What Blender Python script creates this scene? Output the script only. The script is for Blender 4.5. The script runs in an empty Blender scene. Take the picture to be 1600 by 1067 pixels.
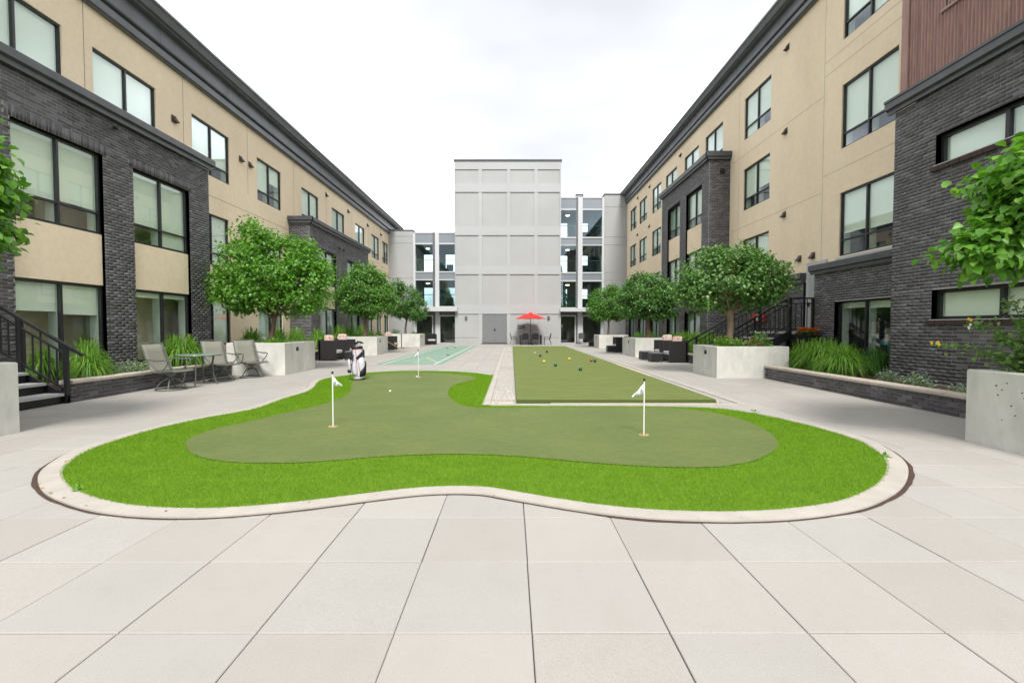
import bpy, math, random
import numpy as np
from mathutils import Vector, Matrix
from mathutils.geometry import tessellate_polygon

R = math.radians
S = bpy.context.scene
COL = S.collection
random.seed(7); NR = np.random.default_rng(7)

# ------------------------------------------------------------------ camera
cam = bpy.data.cameras.new('camera'); cam.sensor_width = 36; cam.lens = 36 * 711 / 1600
cam.clip_start = .05; cam.clip_end = 900
camo = bpy.data.objects.new('camera', cam); COL.objects.link(camo)
camo.location = (0, 0, 1.35)
camo.rotation_euler = (R(90) - math.atan(22 / 711), 0, -1 / 711)
S.camera = camo

# ------------------------------------------------------------------ sky, sun, exposure
W = bpy.data.worlds.new('World'); S.world = W; W.use_nodes = True
nt = W.node_tree; nt.nodes.clear()
n_out = nt.nodes.new('ShaderNodeOutputWorld'); n_bg = nt.nodes.new('ShaderNodeBackground')
n_sky = nt.nodes.new('ShaderNodeTexSky'); n_sky.sky_type = 'NISHITA'; n_sky.sun_disc = False
n_sky.sun_elevation = R(50); n_sky.sun_rotation = R(174)
n_tc = nt.nodes.new('ShaderNodeTexCoord'); n_map = nt.nodes.new('ShaderNodeMapping')
n_map.inputs['Scale'].default_value = (.9, .9, 2.6)
n_no = nt.nodes.new('ShaderNodeTexNoise'); n_no.inputs['Scale'].default_value = 1.6
n_no.inputs['Detail'].default_value = 3.5; n_no.inputs['Roughness'].default_value = .55
n_cr = nt.nodes.new('ShaderNodeValToRGB')
n_cr.color_ramp.elements[0].position = .36; n_cr.color_ramp.elements[0].color = (2.88, 2.93, 3.03, 1)
n_cr.color_ramp.elements[1].position = .70; n_cr.color_ramp.elements[1].color = (12.6, 12.7, 12.9, 1)
_e = n_cr.color_ramp.elements.new(.50); _e.color = (3.42, 3.45, 3.52, 1)
n_mx = nt.nodes.new('ShaderNodeMix'); n_mx.data_type = 'RGBA'; n_mx.inputs[0].default_value = .93
L_ = nt.links.new
L_(n_tc.outputs['Generated'], n_map.inputs[0]); L_(n_map.outputs[0], n_no.inputs['Vector'])
L_(n_no.outputs[0], n_cr.inputs[0]); L_(n_sky.outputs[0], n_mx.inputs[6]); L_(n_cr.outputs[0], n_mx.inputs[7])
L_(n_mx.outputs[2], n_bg.inputs['Color']); n_bg.inputs['Strength'].default_value = .1
L_(n_bg.outputs[0], n_out.inputs['Surface'])

sun = bpy.data.lights.new('sun', 'SUN'); sun.energy = 1.5; sun.angle = R(16); sun.color = (1, .97, .92)
suno = bpy.data.objects.new('sun', sun); COL.objects.link(suno)
suno.rotation_euler = (R(40), 0, R(6)); suno.location = (0, -10, 30)
S.view_settings.view_transform = 'Standard'; S.view_settings.look = 'None'
S.view_settings.gamma = 1; S.view_settings.use_curve_mapping = False
S.view_settings.exposure = 1.62
S.render.engine = 'CYCLES'
S.cycles.max_bounces = 7; S.cycles.diffuse_bounces = 3; S.cycles.glossy_bounces = 3
S.cycles.transparent_max_bounces = 14; S.cycles.transmission_bounces = 3

# ------------------------------------------------------------------ mesh helpers
class MB:
    def __init__(s): s.v = []; s.f = []; s.sm = []
    def raw(s, vs, fs, smooth=False):
        b = len(s.v); s.v += [tuple(p) for p in vs]
        for f in fs: s.f.append(tuple(b + i for i in f)); s.sm.append(smooth)
        return s
    def box(s, x0, x1, y0, y1, z0, z1):
        x0, x1 = sorted((x0, x1)); y0, y1 = sorted((y0, y1)); z0, z1 = sorted((z0, z1))
        return s.raw([(x0,y0,z0),(x1,y0,z0),(x1,y1,z0),(x0,y1,z0),(x0,y0,z1),(x1,y0,z1),(x1,y1,z1),(x0,y1,z1)],
                     [(0,3,2,1),(4,5,6,7),(0,1,5,4),(1,2,6,5),(2,3,7,6),(3,0,4,7)])
    def cbox(s, x0, x1, y0, y1, z0, z1, c=.01):
        """box with chamfered vertical and top edges"""
        x0, x1 = sorted((x0, x1)); y0, y1 = sorted((y0, y1)); z0, z1 = sorted((z0, z1))
        def ring(d, z, k):
            return [(x0+k+d,y0+d,z),(x1-k-d,y0+d,z),(x1-d,y0+k+d,z),(x1-d,y1-k-d,z),(x1-k-d,y1-d,z),(x0+k+d,y1-d,z),(x0+d,y1-k-d,z),(x0+d,y0+k+d,z)]
        v = ring(0, z0, c) + ring(0, z1 - c, c) + ring(c * .8, z1, c * .6)
        f = [tuple(range(7, -1, -1)), tuple(range(16, 24))]
        for a in (0, 8):
            for i in range(8):
                j = (i + 1) % 8; f.append((a+i, a+j, a+8+j, a+8+i))
        return s.raw(v, f)
    def obox(s, c, size, M):
        hx, hy, hz = (k / 2 for k in size); c = Vector(c)
        vs = [c + M @ Vector((sx*hx, sy*hy, sz*hz)) for sz in (-1,1) for sx, sy in ((-1,-1),(1,-1),(1,1),(-1,1))]
        return s.raw(vs, [(0,3,2,1),(4,5,6,7),(0,1,5,4),(1,2,6,5),(2,3,7,6),(3,0,4,7)])
    def tube(s, pts, r, n=7, caps=True):
        pts = [Vector(p) for p in pts]; m = len(pts)
        rs = r if isinstance(r, (list, tuple)) else [r] * m
        up = None; rings = []
        for i, p in enumerate(pts):
            t = (pts[min(i+1, m-1)] - pts[max(i-1, 0)]).normalized()
            if up is None:
                up = Vector((0,0,1)) if abs(t.z) < .9 else Vector((1,0,0))
            a = t.cross(up)
            if a.length < 1e-5: a = t.orthogonal()
            a.normalize(); b = a.cross(t).normalized(); up = b
            rings.append([p + rs[i] * (math.cos(k*2*math.pi/n) * a + math.sin(k*2*math.pi/n) * b) for k in range(n)])
        vs = [q for rg in rings for q in rg]; fs = []
        for i in range(m - 1):
            for k in range(n):
                l = (k + 1) % n; fs.append((i*n+k, i*n+l, (i+1)*n+l, (i+1)*n+k))
        s.raw(vs, fs, True)
        if caps:
            s.raw(rings[0], [tuple(range(n))]); s.raw(rings[-1], [tuple(range(n-1, -1, -1))])
        return s
    def bar(s, a, b, w, h):
        """rectangular bar from a to b"""
        a = Vector(a); b = Vector(b); t = (b - a); l = t.length; t.normalize()
        x = t.cross(Vector((0,0,1)))
        if x.length < 1e-4: x = Vector((1,0,0))
        x.normalize(); z = x.cross(t)
        M = Matrix((x, t, z)).transposed()
        return s.obox((a + b) / 2, (w, l, h), M)
    def lathe(s, prof, c=(0,0,0), n=16, sx=1, sy=1, smooth=True):
        vs = []; fs = []
        for r, z in prof:
            for k in range(n):
                a = 2*math.pi*k/n; vs.append((c[0] + sx*r*math.cos(a), c[1] + sy*r*math.sin(a), c[2] + z))
        for i in range(len(prof) - 1):
            for k in range(n):
                l = (k+1) % n; fs.append((i*n+k, i*n+l, (i+1)*n+l, (i+1)*n+k))
        s.raw(vs, fs, smooth)
        s.raw(vs[:n], [tuple(range(n-1, -1, -1))]); s.raw(vs[-n:], [tuple(range(n))])
        return s
    def extrude(s, prof, f0, f1):
        """profile polygon (list of 2d) mapped by f0 and f1 into 3d ends"""
        n = len(prof)
        vs = [f0(p) for p in prof] + [f1(p) for p in prof]
        return s.raw(vs, [tuple(range(n)), tuple(range(2*n-1, n-1, -1))] + [(i, (i+1) % n, n+(i+1) % n, n+i) for i in range(n)])
    def poly(s, pts, z):
        tris = tessellate_polygon([[Vector((x, y, 0)) for x, y in pts]])
        return s.raw([(x, y, z) for x, y in pts], [tuple(t) for t in tris])
    def mesh(s, name, mat):
        me = bpy.data.meshes.new(name); me.from_pydata(s.v, [], s.f); me.update()
        me.polygons.foreach_set('use_smooth', s.sm)
        if mat: me.materials.append(mat)
        return me
    def build(s, name, mat, parent=None, fixn=True):
        me = s.mesh(name, mat)
        if fixn:
            import bmesh
            bm = bmesh.new(); bm.from_mesh(me); bmesh.ops.recalc_face_normals(bm, faces=bm.faces); bm.to_mesh(me); bm.free()
        return link(name, me, parent)

def link(name, data, parent=None):
    o = bpy.data.objects.new(name, data); COL.objects.link(o)
    if parent is not None: o.parent = parent
    return o
def npmesh(name, V, Fc, mat, smooth=False):
    """fast mesh from numpy: V (n,3), Fc (m,k)"""
    me = bpy.data.meshes.new(name); V = np.asarray(V, dtype=np.float32); Fc = np.asarray(Fc, dtype=np.int32)
    me.vertices.add(len(V)); me.vertices.foreach_set('co', V.ravel())
    m, k = Fc.shape; me.loops.add(m * k); me.polygons.add(m)
    me.loops.foreach_set('vertex_index', Fc.ravel())
    me.polygons.foreach_set('loop_start', np.arange(0, m*k, k, dtype=np.int32))
    me.update(calc_edges=True); me.validate()
    if smooth: me.polygons.foreach_set('use_smooth', np.ones(m, dtype=bool))
    me.materials.append(mat); return me
def tag(o, label=None, cat=None, group=None, kind=None):
    if label: o['label'] = label
    if cat: o['category'] = cat
    if group: o['group'] = group
    if kind: o['kind'] = kind
    return o
def thing(name, loc, label, cat, group=None, rz=0):
    o = link(name, None); o.empty_display_size = .2
    o.location = loc; o.rotation_euler = (0, 0, rz); return tag(o, label, cat, group)
def struct(o): o['kind'] = 'structure'; return o
def stuff(o): o['kind'] = 'stuff'; return o
def copy_tree(o, parent=None):
    c = o.copy(); COL.objects.link(c)
    if parent is not None: c.parent = parent
    for ch in list(o.children): copy_tree(ch, c)
    return c

# ------------------------------------------------------------------ materials
def mat(name, col, rough=.8, spec=.3, metal=0):
    m = bpy.data.materials.new(name); m.use_nodes = True; b = m.node_tree.nodes['Principled BSDF']
    b.inputs['Base Color'].default_value = (*col, 1); b.inputs['Roughness'].default_value = rough
    b.inputs['Specular IOR Level'].default_value = spec; b.inputs['Metallic'].default_value = metal
    return m
def nodes(m): return m.node_tree.nodes, m.node_tree.links, m.node_tree.nodes['Principled BSDF']
def noise(m, scale, detail=4, rough=.6, stretch=(1,1,1), coord='Object'):
    N, L, b = nodes(m)
    t = N.new('ShaderNodeTexCoord'); mp = N.new('ShaderNodeMapping'); mp.inputs['Scale'].default_value = stretch
    n = N.new('ShaderNodeTexNoise'); n.inputs['Scale'].default_value = scale; n.inputs['Detail'].default_value = detail
    n.inputs['Roughness'].default_value = rough
    if coord == 'World':
        g = N.new('ShaderNodeNewGeometry'); L.new(g.outputs['Position'], mp.inputs[0])
    else: L.new(t.outputs[coord], mp.inputs[0])
    L.new(mp.outputs[0], n.inputs['Vector']); return n.outputs[0]
def ramp(m, src, stops):
    N, L, b = nodes(m); r = N.new('ShaderNodeValToRGB'); e = r.color_ramp.elements
    while len(e) < len(stops): e.new(.5)
    for k, (p, c) in enumerate(stops): e[k].position = p; e[k].color = (*c, 1)
    L.new(src, r.inputs[0]); return r.outputs[0]
def mixc(m, a, b_, fac, mode='MIX'):
    N, L, b = nodes(m); x = N.new('ShaderNodeMix'); x.data_type = 'RGBA'; x.blend_type = mode
    for sock, val in ((x.inputs[6], a), (x.inputs[7], b_), (x.inputs[0], fac)):
        if isinstance(val, (int, float)): sock.default_value = val
        elif isinstance(val, tuple): sock.default_value = (*val, 1)
        else: L.new(val, sock)
    return x.outputs[2]
def bump(m, src, strength=.3, dist=.01):
    N, L, b = nodes(m); u = N.new('ShaderNodeBump'); u.inputs['Strength'].default_value = strength
    u.inputs['Distance'].default_value = dist; L.new(src, u.inputs['Height']); L.new(u.outputs[0], b.inputs['Normal'])
def setc(m, src): N, L, b = nodes(m); L.new(src, b.inputs['Base Color'])
def rnd(m):
    """a value per mesh island and object, 0..1"""
    N, L, b = nodes(m); g = N.new('ShaderNodeNewGeometry'); o = N.new('ShaderNodeObjectInfo'); a = N.new('ShaderNodeMath')
    a.operation = 'ADD'; L.new(g.outputs['Random Per Island'], a.inputs[0]); L.new(o.outputs['Random'], a.inputs[1])
    f = N.new('ShaderNodeMath'); f.operation = 'FRACT'; L.new(a.outputs[0], f.inputs[0]); return f.outputs[0]
def speck(name, c0, c1, scale, rough=.85, bmp=0, bd=.004, blotch=None, stretch=(1,1,1), spec=.3, bscale=None, detail=4):
    m = mat(name, c0, rough, spec)
    n = noise(m, scale, detail, .65, stretch, 'World'); c = ramp(m, n, [(.3, c0), (.7, c1)])
    if blotch:
        n2 = noise(m, blotch[0], 5, .6, (1,1,1), 'World'); k = ramp(m, n2, [(.35, (blotch[1],)*3), (.65, (1,1,1))])
        c = mixc(m, c, k, 1.0, 'MULTIPLY')
    setc(m, c)
    if bmp: bump(m, noise(m, bscale or scale, 3, .6, (1,1,1), 'World'), bmp, bd)
    return m

M = {}
# paving: pale concrete slabs, each its own tint
m = mat('slab_concrete', (.5,.49,.47), .82, .3)
c = ramp(m, rnd(m), [(0, (0.332,0.316,0.292)), (.35, (0.36,0.34,0.3136)), (.7, (0.34,0.3304,0.308)), (1, (0.372,0.356,0.3296))])
c = mixc(m, c, ramp(m, noise(m, 260, 2, .7, (1,1,1), 'World'), [(.34, (.80,.79,.77)), (.55, (1.02,1.02,1.02))]), 1.0, 'MULTIPLY')
c = mixc(m, c, ramp(m, noise(m, .9, 6, .62, (1,1,1), 'World'), [(.3, (.95,.945,.935)), (.62, (1.01,1.01,1.01))]), 1.0, 'MULTIPLY')
c = mixc(m, c, ramp(m, noise(m, 7, 5, .7, (1,1,1), 'World'), [(.28, (.965,.96,.95)), (.5, (1,1,1))]), 1.0, 'MULTIPLY')
setc(m, c); bump(m, noise(m, 300, 2, .6, (1,1,1), 'World'), .25, .002); M['slab'] = m
M['joint'] = speck('joint_sand', (.05,.045,.04), (.16,.14,.12), 60, .95)
M['kerb'] = speck('kerb_concrete', (0.376,0.344,0.304), (0.448,0.412,0.368), 120, .85, .2, .002, (3, .86))
M['gap'] = speck('expansion_gap', (.035,.022,.018), (.09,.055,.04), 40, .95)
M['concrete'] = speck('cast_concrete', (0.5022,0.4976,0.4557), (0.6324,0.6278,0.5766), 5, .8, .15, .003, (1.3, .80), (1,1,.35), .3, 90, 8)
M['soil'] = speck('mulch', (.035,.024,.016), (.13,.085,.055), 55, .95, .8, .02)
M['ground'] = speck('ground_soil', (.10,.11,.06), (.2,.19,.13), 3, .95)
# turf
m = mat('putting_turf', (.2,.29,.08), .85, .15)
c = ramp(m, noise(m, 14, 8, .8, (.6, 2.2, 1), 'World'), [(.28, (0.100,0.134,0.0445)), (.52, (0.134,0.168,0.0585)), (.75, (0.174,0.209,0.078))])
c = mixc(m, c, ramp(m, noise(m, 420, 2, .8, (1,1,1), 'World'), [(.3, (.62,.64,.55)), (.65, (1.22,1.22,1.22))]), 1.0, 'MULTIPLY')
c = mixc(m, c, ramp(m, noise(m, 1.1, 4, .5, (1,1,1), 'World'), [(.35, (.9,.93,.9)), (.65, (1.06,1.03,1.0))]), 1.0, 'MULTIPLY')
setc(m, c); bump(m, noise(m, 380, 2, .7, (1,1,1), 'World'), .8, .006); M['putt'] = m
m = mat('court_turf', (.22,.27,.09), .85, .15)
c = ramp(m, noise(m, 5, 6, .7, (0.4,2.,0.8), 'World'), [(.28, (0.114,0.140,0.040)), (.55, (0.141,0.173,0.053)), (.75, (0.169,0.202,0.068))])
c = mixc(m, c, ramp(m, noise(m, 300, 2, .8, (1,1,1), 'World'), [(.3, (.7,.72,.6)), (.65, (1.15,1.15,1.15))]), 1.0, 'MULTIPLY')
setc(m, c); bump(m, noise(m, 300, 2, .7, (1,1,1), 'World'), .7, .006); M['court'] = m
M['turfbase'] = speck('turf_backing', (0.0738,0.1558,0.0082), (0.123,0.2296,0.0123), 130, .9, .6, .01)
def leafmat(name, cols, rough=.45, trans=.35, tcol=None, spec=.4):
    m = mat(name, cols[0], rough, spec); N, L, b = nodes(m)
    k = len(cols) - 1
    c = ramp(m, rnd(m), [(i / k, cc) for i, cc in enumerate(cols)]); L.new(c, b.inputs['Base Color'])
    t = N.new('ShaderNodeBsdfTranslucent'); out = N['Material Output']; x = N.new('ShaderNodeMixShader')
    tc = mixc(m, c, (1.25, 1.35, .55), 1.0, 'MULTIPLY'); L.new(tc, t.inputs[0])
    x.inputs[0].default_value = trans; L.new(b.outputs[0], x.inputs[1]); L.new(t.outputs[0], x.inputs[2]); L.new(x.outputs[0], out.inputs[0])
    return m
M['blade'] = leafmat('turf_blades', [(0.1148,0.246,0.0082), (0.1886,0.3526,0.0115), (0.1476,0.3034,0.0082), (0.2624,0.41,0.0287)], .55, .3, spec=.25)
m = M['blade']; N, L, b = nodes(m); src = b.inputs['Base Color'].links[0].from_socket
c = mixc(m, src, ramp(m, noise(m, 2.2, 6, .7, (1,2,1), 'World'), [(.3, (.74,.80,.75)), (.68, (1.12,1.08,1.1))]), 1.0, 'MULTIPLY'); setc(m, c)
M['leafA'] = leafmat('linden_leaves', [(0.046,0.1426,0.0184), (0.0874,0.2254,0.0322), (0.0644,0.1794,0.023), (0.1288,0.2852,0.046), (0.1932,0.3588,0.069)], .42, .35)
M['leafB'] = leafmat('dark_leaves', [(.038,.12,.022), (.07,.185,.035), (.05,.145,.026), (.105,.235,.05), (.16,.31,.07)], .4, .3)
M['leafT'] = leafmat('tired_leaves', [(.045,.13,.028), (.085,.20,.04), (.06,.16,.03), (.13,.27,.06), (.22,.33,.10)], .42, .3)
M['leafC'] = leafmat('young_leaves', [(0.063,0.189,0.0198), (0.108,0.27,0.027), (0.081,0.225,0.0225), (0.153,0.342,0.045), (0.207,0.396,0.063)], .4, .4)
M['grassA'] = leafmat('arching_grass', [(0.0765,0.198,0.018), (0.117,0.279,0.0252), (0.099,0.234,0.0216), (0.171,0.342,0.0405), (0.243,0.378,0.081)], .5, .35)
M['grassB'] = leafmat('dark_grass', [(.045,.14,.02), (.075,.2,.028), (.06,.17,.024), (.11,.27,.04)], .5, .35)
M['lav'] = leafmat('grey_green_stems', [(.16,.22,.13), (.22,.3,.18), (.12,.2,.09), (.27,.34,.23)], .7, .2)
M['rose'] = leafmat('rose_leaves', [(.09,.2,.05), (.15,.29,.08), (.12,.24,.06), (.24,.34,.12), (.2,.3,.1)], .5, .35)
M['bark'] = speck('bark', (.075,.05,.035), (.2,.145,.105), 22, .9, .9, .02, None, (1,1,.25), .2)
M['barkpale'] = speck('pale_bark', (.16,.12,.085), (.33,.25,.18), 20, .9, .9, .02, None, (1,1,.25), .2)
# walls
m = mat('black_brick', (.04,.04,.045), .48, .45)
c = ramp(m, rnd(m), [(0, (.045,.042,.045)), (.3, (.075,.071,.076)), (.55, (.056,.052,.055)), (.8, (.105,.102,.110)), (1, (.13,.127,.138))])
c = mixc(m, c, ramp(m, noise(m, 45, 4, .7, (1,1,1), 'World'), [(.3, (.65,.63,.63)), (.7, (1.35,1.35,1.38))]), 1.0, 'MULTIPLY')
setc(m, c); bump(m, noise(m, 60, 4, .7, (1,1,1), 'World'), .7, .008); M['brick'] = m
M['mortar'] = speck('mortar', (.25,.245,.24), (.36,.35,.34), 90, .95, .4, .004)
m = mat('stucco', (.55,.42,.26), .9, .15)
c = ramp(m, noise(m, 150, 3, .7, (1,1,1), 'World'), [(.3, (.76,.635,.465)), (.65, (.89,.76,.575))])
c = mixc(m, c, ramp(m, noise(m, .35, 5, .6, (1,1,.4), 'World'), [(.3, (.90,.88,.86)), (.65, (1.03,1.03,1.03))]), 1.0, 'MULTIPLY')
c = mixc(m, c, ramp(m, noise(m, 9, 5, .75, (1,1,1), 'World'), [(.3, (.93,.925,.915)), (.6, (1.02,1.02,1.02))]), 1.0, 'MULTIPLY')
setc(m, c); bump(m, noise(m, 45, 5, .85, (1,1,1), 'World'), .8, .012); M['stucco'] = m
M['trim'] = speck('dark_metal_trim', (.06,.064,.069), (.082,.086,.092), 4, .42, 0, 0, (2, .85), (1,1,1), .5)
M['fascia'] = speck('grey_metal_fascia', (.10,.108,.12), (.13,.139,.152), 3, .45, 0, 0, (1.2, .85), (1,1,.3), .5)
M['frame'] = mat('window_frame', (.018,.019,.021), .4, .5)
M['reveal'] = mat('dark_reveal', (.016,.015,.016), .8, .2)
M['greyA'] = speck('grey_cement_panel', (0.344,0.348,0.348), (0.375,0.379,0.379), 30, .75, .12, .003, (.5, .93), (1,1,1), .3)
M['greyB'] = speck('light_cement_trim', (0.4558,0.4601,0.4644), (0.4902,0.4945,0.4988), 30, .75, .1, .003, (.8, .94), (1,1,1), .3)
M['greyC'] = speck('grey_trim_shading', (.37,.378,.38), (.40,.408,.41), 30, .75, .1, .003, (.5, .94), (1,1,1), .3)  # trims lighter than the tower panels: relief shading put into the colour
M['greydoor'] = speck('grey_steel_door', (.15,.155,.16), (.18,.185,.19), 8, .5)
M['white'] = mat('white_metal', (.49,.50,.51), .4, .5)
M['spandrel'] = mat('spandrel_glass', (.20,.225,.25), .08, .7)
M['inner'] = speck('interior_wall', (.2,.195,.18), (.26,.25,.23), 3, .9)
M['blind'] = mat('roller_blind', (.87,.88,.79), .85, .2)
M['blindg'] = mat('curtain', (.56,.66,.56), .9, .2)
M['jamb'] = mat('inner_jamb', (.62,.68,.60), .7, .3)
m = bpy.data.materials.new('window_glass'); m.use_nodes = True; N = m.node_tree.nodes; L = m.node_tree.links
N.remove(N['Principled BSDF']); tr = N.new('ShaderNodeBsdfTransparent'); tr.inputs[0].default_value = (.955,.99,.962,1)
gl = N.new('ShaderNodeBsdfGlossy'); gl.inputs['Roughness'].default_value = .012; gl.inputs[0].default_value = (.86,.92,1,1)
lw = N.new('ShaderNodeLayerWeight'); lw.inputs[0].default_value = .5
pw = N.new('ShaderNodeMath'); pw.operation = 'POWER'; pw.inputs[1].default_value = 2.6; L.new(lw.outputs['Facing'], pw.inputs[0])
ma = N.new('ShaderNodeMath'); ma.operation = 'MULTIPLY_ADD'; ma.inputs[1].default_value = .34; ma.inputs[2].default_value = .07
L.new(pw.outputs[0], ma.inputs[0]); x = N.new('ShaderNodeMixShader'); L.new(ma.outputs[0], x.inputs[0])
L.new(tr.outputs[0], x.inputs[1]); L.new(gl.outputs[0], x.inputs[2]); L.new(x.outputs[0], N['Material Output'].inputs[0]); M['glass'] = m
m2 = m.copy(); m2.name = 'tinted_link_glass'; m2.node_tree.nodes['Transparent BSDF'].inputs[0].default_value = (.72,.87,.88,1); M['linkglass'] = m2
M['courtside'] = speck('court_carpet_edge', (.045,.065,.018), (.085,.11,.03), 200, .95)
m = mat('rusted_copper', (.24,.11,.08), .55, .4)
c = ramp(m, noise(m, 6, 7, .75, (4,4,.35), 'World'), [(.25, (.19,.115,.10)), (.5, (.30,.175,.15)), (.72, (.43,.27,.19)), (.85, (.54,.38,.28))])
setc(m, c); bump(m, noise(m, 40, 4, .7, (1,1,1), 'World'), .2, .004); M['copper'] = m
M['black'] = mat('black_powdercoat', (.012,.012,.014), .38, .5)
M['tread'] = speck('stair_tread', (0.357,0.357,0.3485), (0.442,0.442,0.425), 60, .8, .2, .003)
M['sling'] = speck('sling_mesh', (.17,.168,.135), (.23,.225,.185), 300, .75, .3, .002)
M['slingframe'] = mat('grey_green_tube', (.10,.112,.097), .35, .5)
M['tableglass'] = mat('frosted_table_glass', (.17,.25,.215), .12, .6)
m = mat('black_wicker', (.022,.021,.023), .55, .4)
N, L, b = nodes(m); g = N.new('ShaderNodeNewGeometry'); wv = N.new('ShaderNodeTexWave'); wv.bands_direction = 'Z'; wv.inputs['Scale'].default_value = 28
wv.inputs['Distortion'].default_value = 1.5; L.new(g.outputs['Position'], wv.inputs[0]); setc(m, ramp(m, wv.outputs[1], [(0, (.01,.01,.011)), (1, (.042,.04,.042))]))
bump(m, wv.outputs[1], .8, .01); M['wicker'] = m
M['cushion'] = speck('grey_cushion', (.42,.41,.39), (.5,.49,.47), 80, .9)
m = mat('coral_white_pillow', (.7,.4,.3), .9); setc(m, ramp(m, noise(m, 22, 2, .5, (1,1,1), 'World'), [(.44, (.42,.13,.08)), (.50, (.52,.49,.45)), (.60, (.52,.49,.45)), (.66, (.3,.17,.12))])); M['pillow'] = m
M['red'] = mat('red_canvas', (.62,.035,.028), .75, .2)
M['redsign'] = mat('red_enamel', (.45,.03,.03), .5, .4)
M['stone'] = speck('coping_stone', (0.425,0.3655,0.306), (0.527,0.4675,0.3995), 25, .85, .3, .003, (4, .85))
m = speck('gravel_stone', (.42,.33,.24), (.72,.64,.52), 25, .9)
c = ramp(m, rnd(m), [(0, (0.17,0.1105,0.068)), (.2, (0.442,0.357,0.2635)), (.7, (0.612,0.544,0.442)), (.9, (0.68,0.6375,0.561)), (1, (0.102,0.0765,0.0595))]); setc(m, c); M['gravel'] = m
M['gravelbase'] = speck('gravel_bed', (0.255,0.1785,0.119), (0.527,0.4505,0.3485), 45, .95, .9, .02)
M['board'] = speck('edge_board', (0.442,0.3825,0.289), (0.544,0.4845,0.3825), 10, .8, .1, .003)
M['shuf'] = speck('painted_court', (0.1785,0.2805,0.2125), (0.2125,0.3145,0.2422), 12, .6, 0, 0, (1.5, .92))
M['line'] = speck('line_paint', (0.612,0.648,0.612), (0.702,0.72,0.684), 30, .6)
M['yellow'] = mat('yellow_paint', (.75,.48,.04), .45, .4)
M['pole'] = mat('flag_pole', (0.663,0.663,0.6375), .4, .4)
M['cloth'] = mat('white_flag', (0.6375,0.646,0.646), .8, .2)
M['brass'] = mat('cup_brass', (.55,.4,.18), .4, .5)
M['dark'] = mat('dark_plastic', (.01,.01,.011), .4, .4)
def leaffold(): pass

# ------------------------------------------------------------------ ground and pavement
g = MB().box(-260, 260, -160, 330, -.30, -.12).build('ground', M['ground']); struct(g)
pv = MB().box(-8.0, 6.8, -2.2, 37.0, -.11, -.030).build('pavement', M['joint']); struct(pv)

TURF = [(96,740),(105,760),(132,774),(180,788),(240,795),(304,797),(360,795.5),(420,791),(480,785),(560,775),(640,765.5),(700,762),(756,763),(796,769),(860,780),(940,792),(1020,799.5),(1100,802.5),(1147,802.5),(1226,799),(1305,788),(1344,775),(1375,757.5),(1388,735.7),(1384,718),(1362,700.6),(1336,687.5),(1279,670),(1235,659),(1182.5,648),(1130,640),(1060,636.8),(960,635.9),(860,635.6),(753,635.2)]
TURFB = [(767.8,587.3),(742.5,583.3),(705,581),(648.8,580),(611,580.9),(573.8,583),(545.6,586.5),(517.5,590.6),(503,594),(494.5,600),(491,606),(478,613.5),(436,626),(399.5,640),(320,654),(240,672),(180,690),(136,706),(108,724)]
GREEN = [(290,696),(296,708),(318,718),(360,724.5),(424,726.5),(500,724),(580,717),(660,712.8),(724,712),(804,715),(860,720),(940,727),(1020,732),(1100,733.5),(1147.5,729.5),(1187,720),(1211,706),(1216.7,694),(1204,678.8),(1169,661),(1125.6,648.5),(1086,642.5),(1035,638.6),(935,637.8),(835,638.4),(763,639.5),(733,637.3),(714,632),(703,622.5),(700,614),(705,605.6),(720,599),(738.8,595.3),(744,591.5),(735,588.5),(705,585),(667.5,582.9),(630,582.5),(592.5,584.6),(573.8,587.5),(558.8,592),(549,600),(549,609),(543,617.8),(523,627),(498.8,635),(450,646),(400,658),(352,668),(312,680),(295,688)]
FF, HH, PP = 711., 1.35, math.atan(22 / 711)
def gp(x, y):
    """ground point measured in the photograph, in metres"""
    u = (x - 800) / FF; v = -(y - 533.5) / FF
    d = (u, math.cos(PP) + v * math.sin(PP), -math.sin(PP) + v * math.cos(PP))
    t = -HH / d[2]; yw = -1 / 711
    return ((d[0] - yw * d[1]) * t, d[1] * t)
def smooth(pts, k=5, closed=True):
    n = len(pts); out = []
    rng = range(n if closed else n - 1)
    for i in rng:
        p0 = pts[(i-1) % n if closed else max(i-1, 0)]; p1 = pts[i]; p2 = pts[(i+1) % n]; p3 = pts[(i+2) % n if closed else min(i+2, n-1)]
        for j in range(k):
            t = j / k
            out.append(tuple(.5*((2*p1[a]) + (-p0[a]+p2[a])*t + (2*p0[a]-5*p1[a]+4*p2[a]-p3[a])*t*t + (-p0[a]+3*p1[a]-3*p2[a]+p3[a])*t**3) for a in (0, 1)))
    if not closed: out.append(pts[-1])
    return out
def evenly(pts, it=2):
    for _ in range(it):
        n = len(pts); pts = [((pts[i-1][0]+2*pts[i][0]+pts[(i+1) % n][0])/4, (pts[i-1][1]+2*pts[i][1]+pts[(i+1) % n][1])/4) for i in range(n)]
    return pts
A_ = smooth([gp(*p) for p in TURF], 5, False)
B_ = smooth([gp(*p) for p in TURFB], 5, False)
def relax(p, it=3):
    for _ in range(it): p = [p[0]] + [((p[i-1][0]+2*p[i][0]+p[i+1][0])/4, (p[i-1][1]+2*p[i][1]+p[i+1][1])/4) for i in range(1, len(p)-1)] + [p[-1]]
    return p
_o = relax(smooth([gp(*p) for p in TURFB + TURF], 5, False)); _k = len(TURFB) * 5
A_ = _o[_k:] + [(-.50, 7.80)]; B_ = [(-.50, 12.75)] + _o[1:_k]
turf = A_ + B_
green = evenly(smooth([gp(*p) for p in GREEN], 5), 4)
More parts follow.
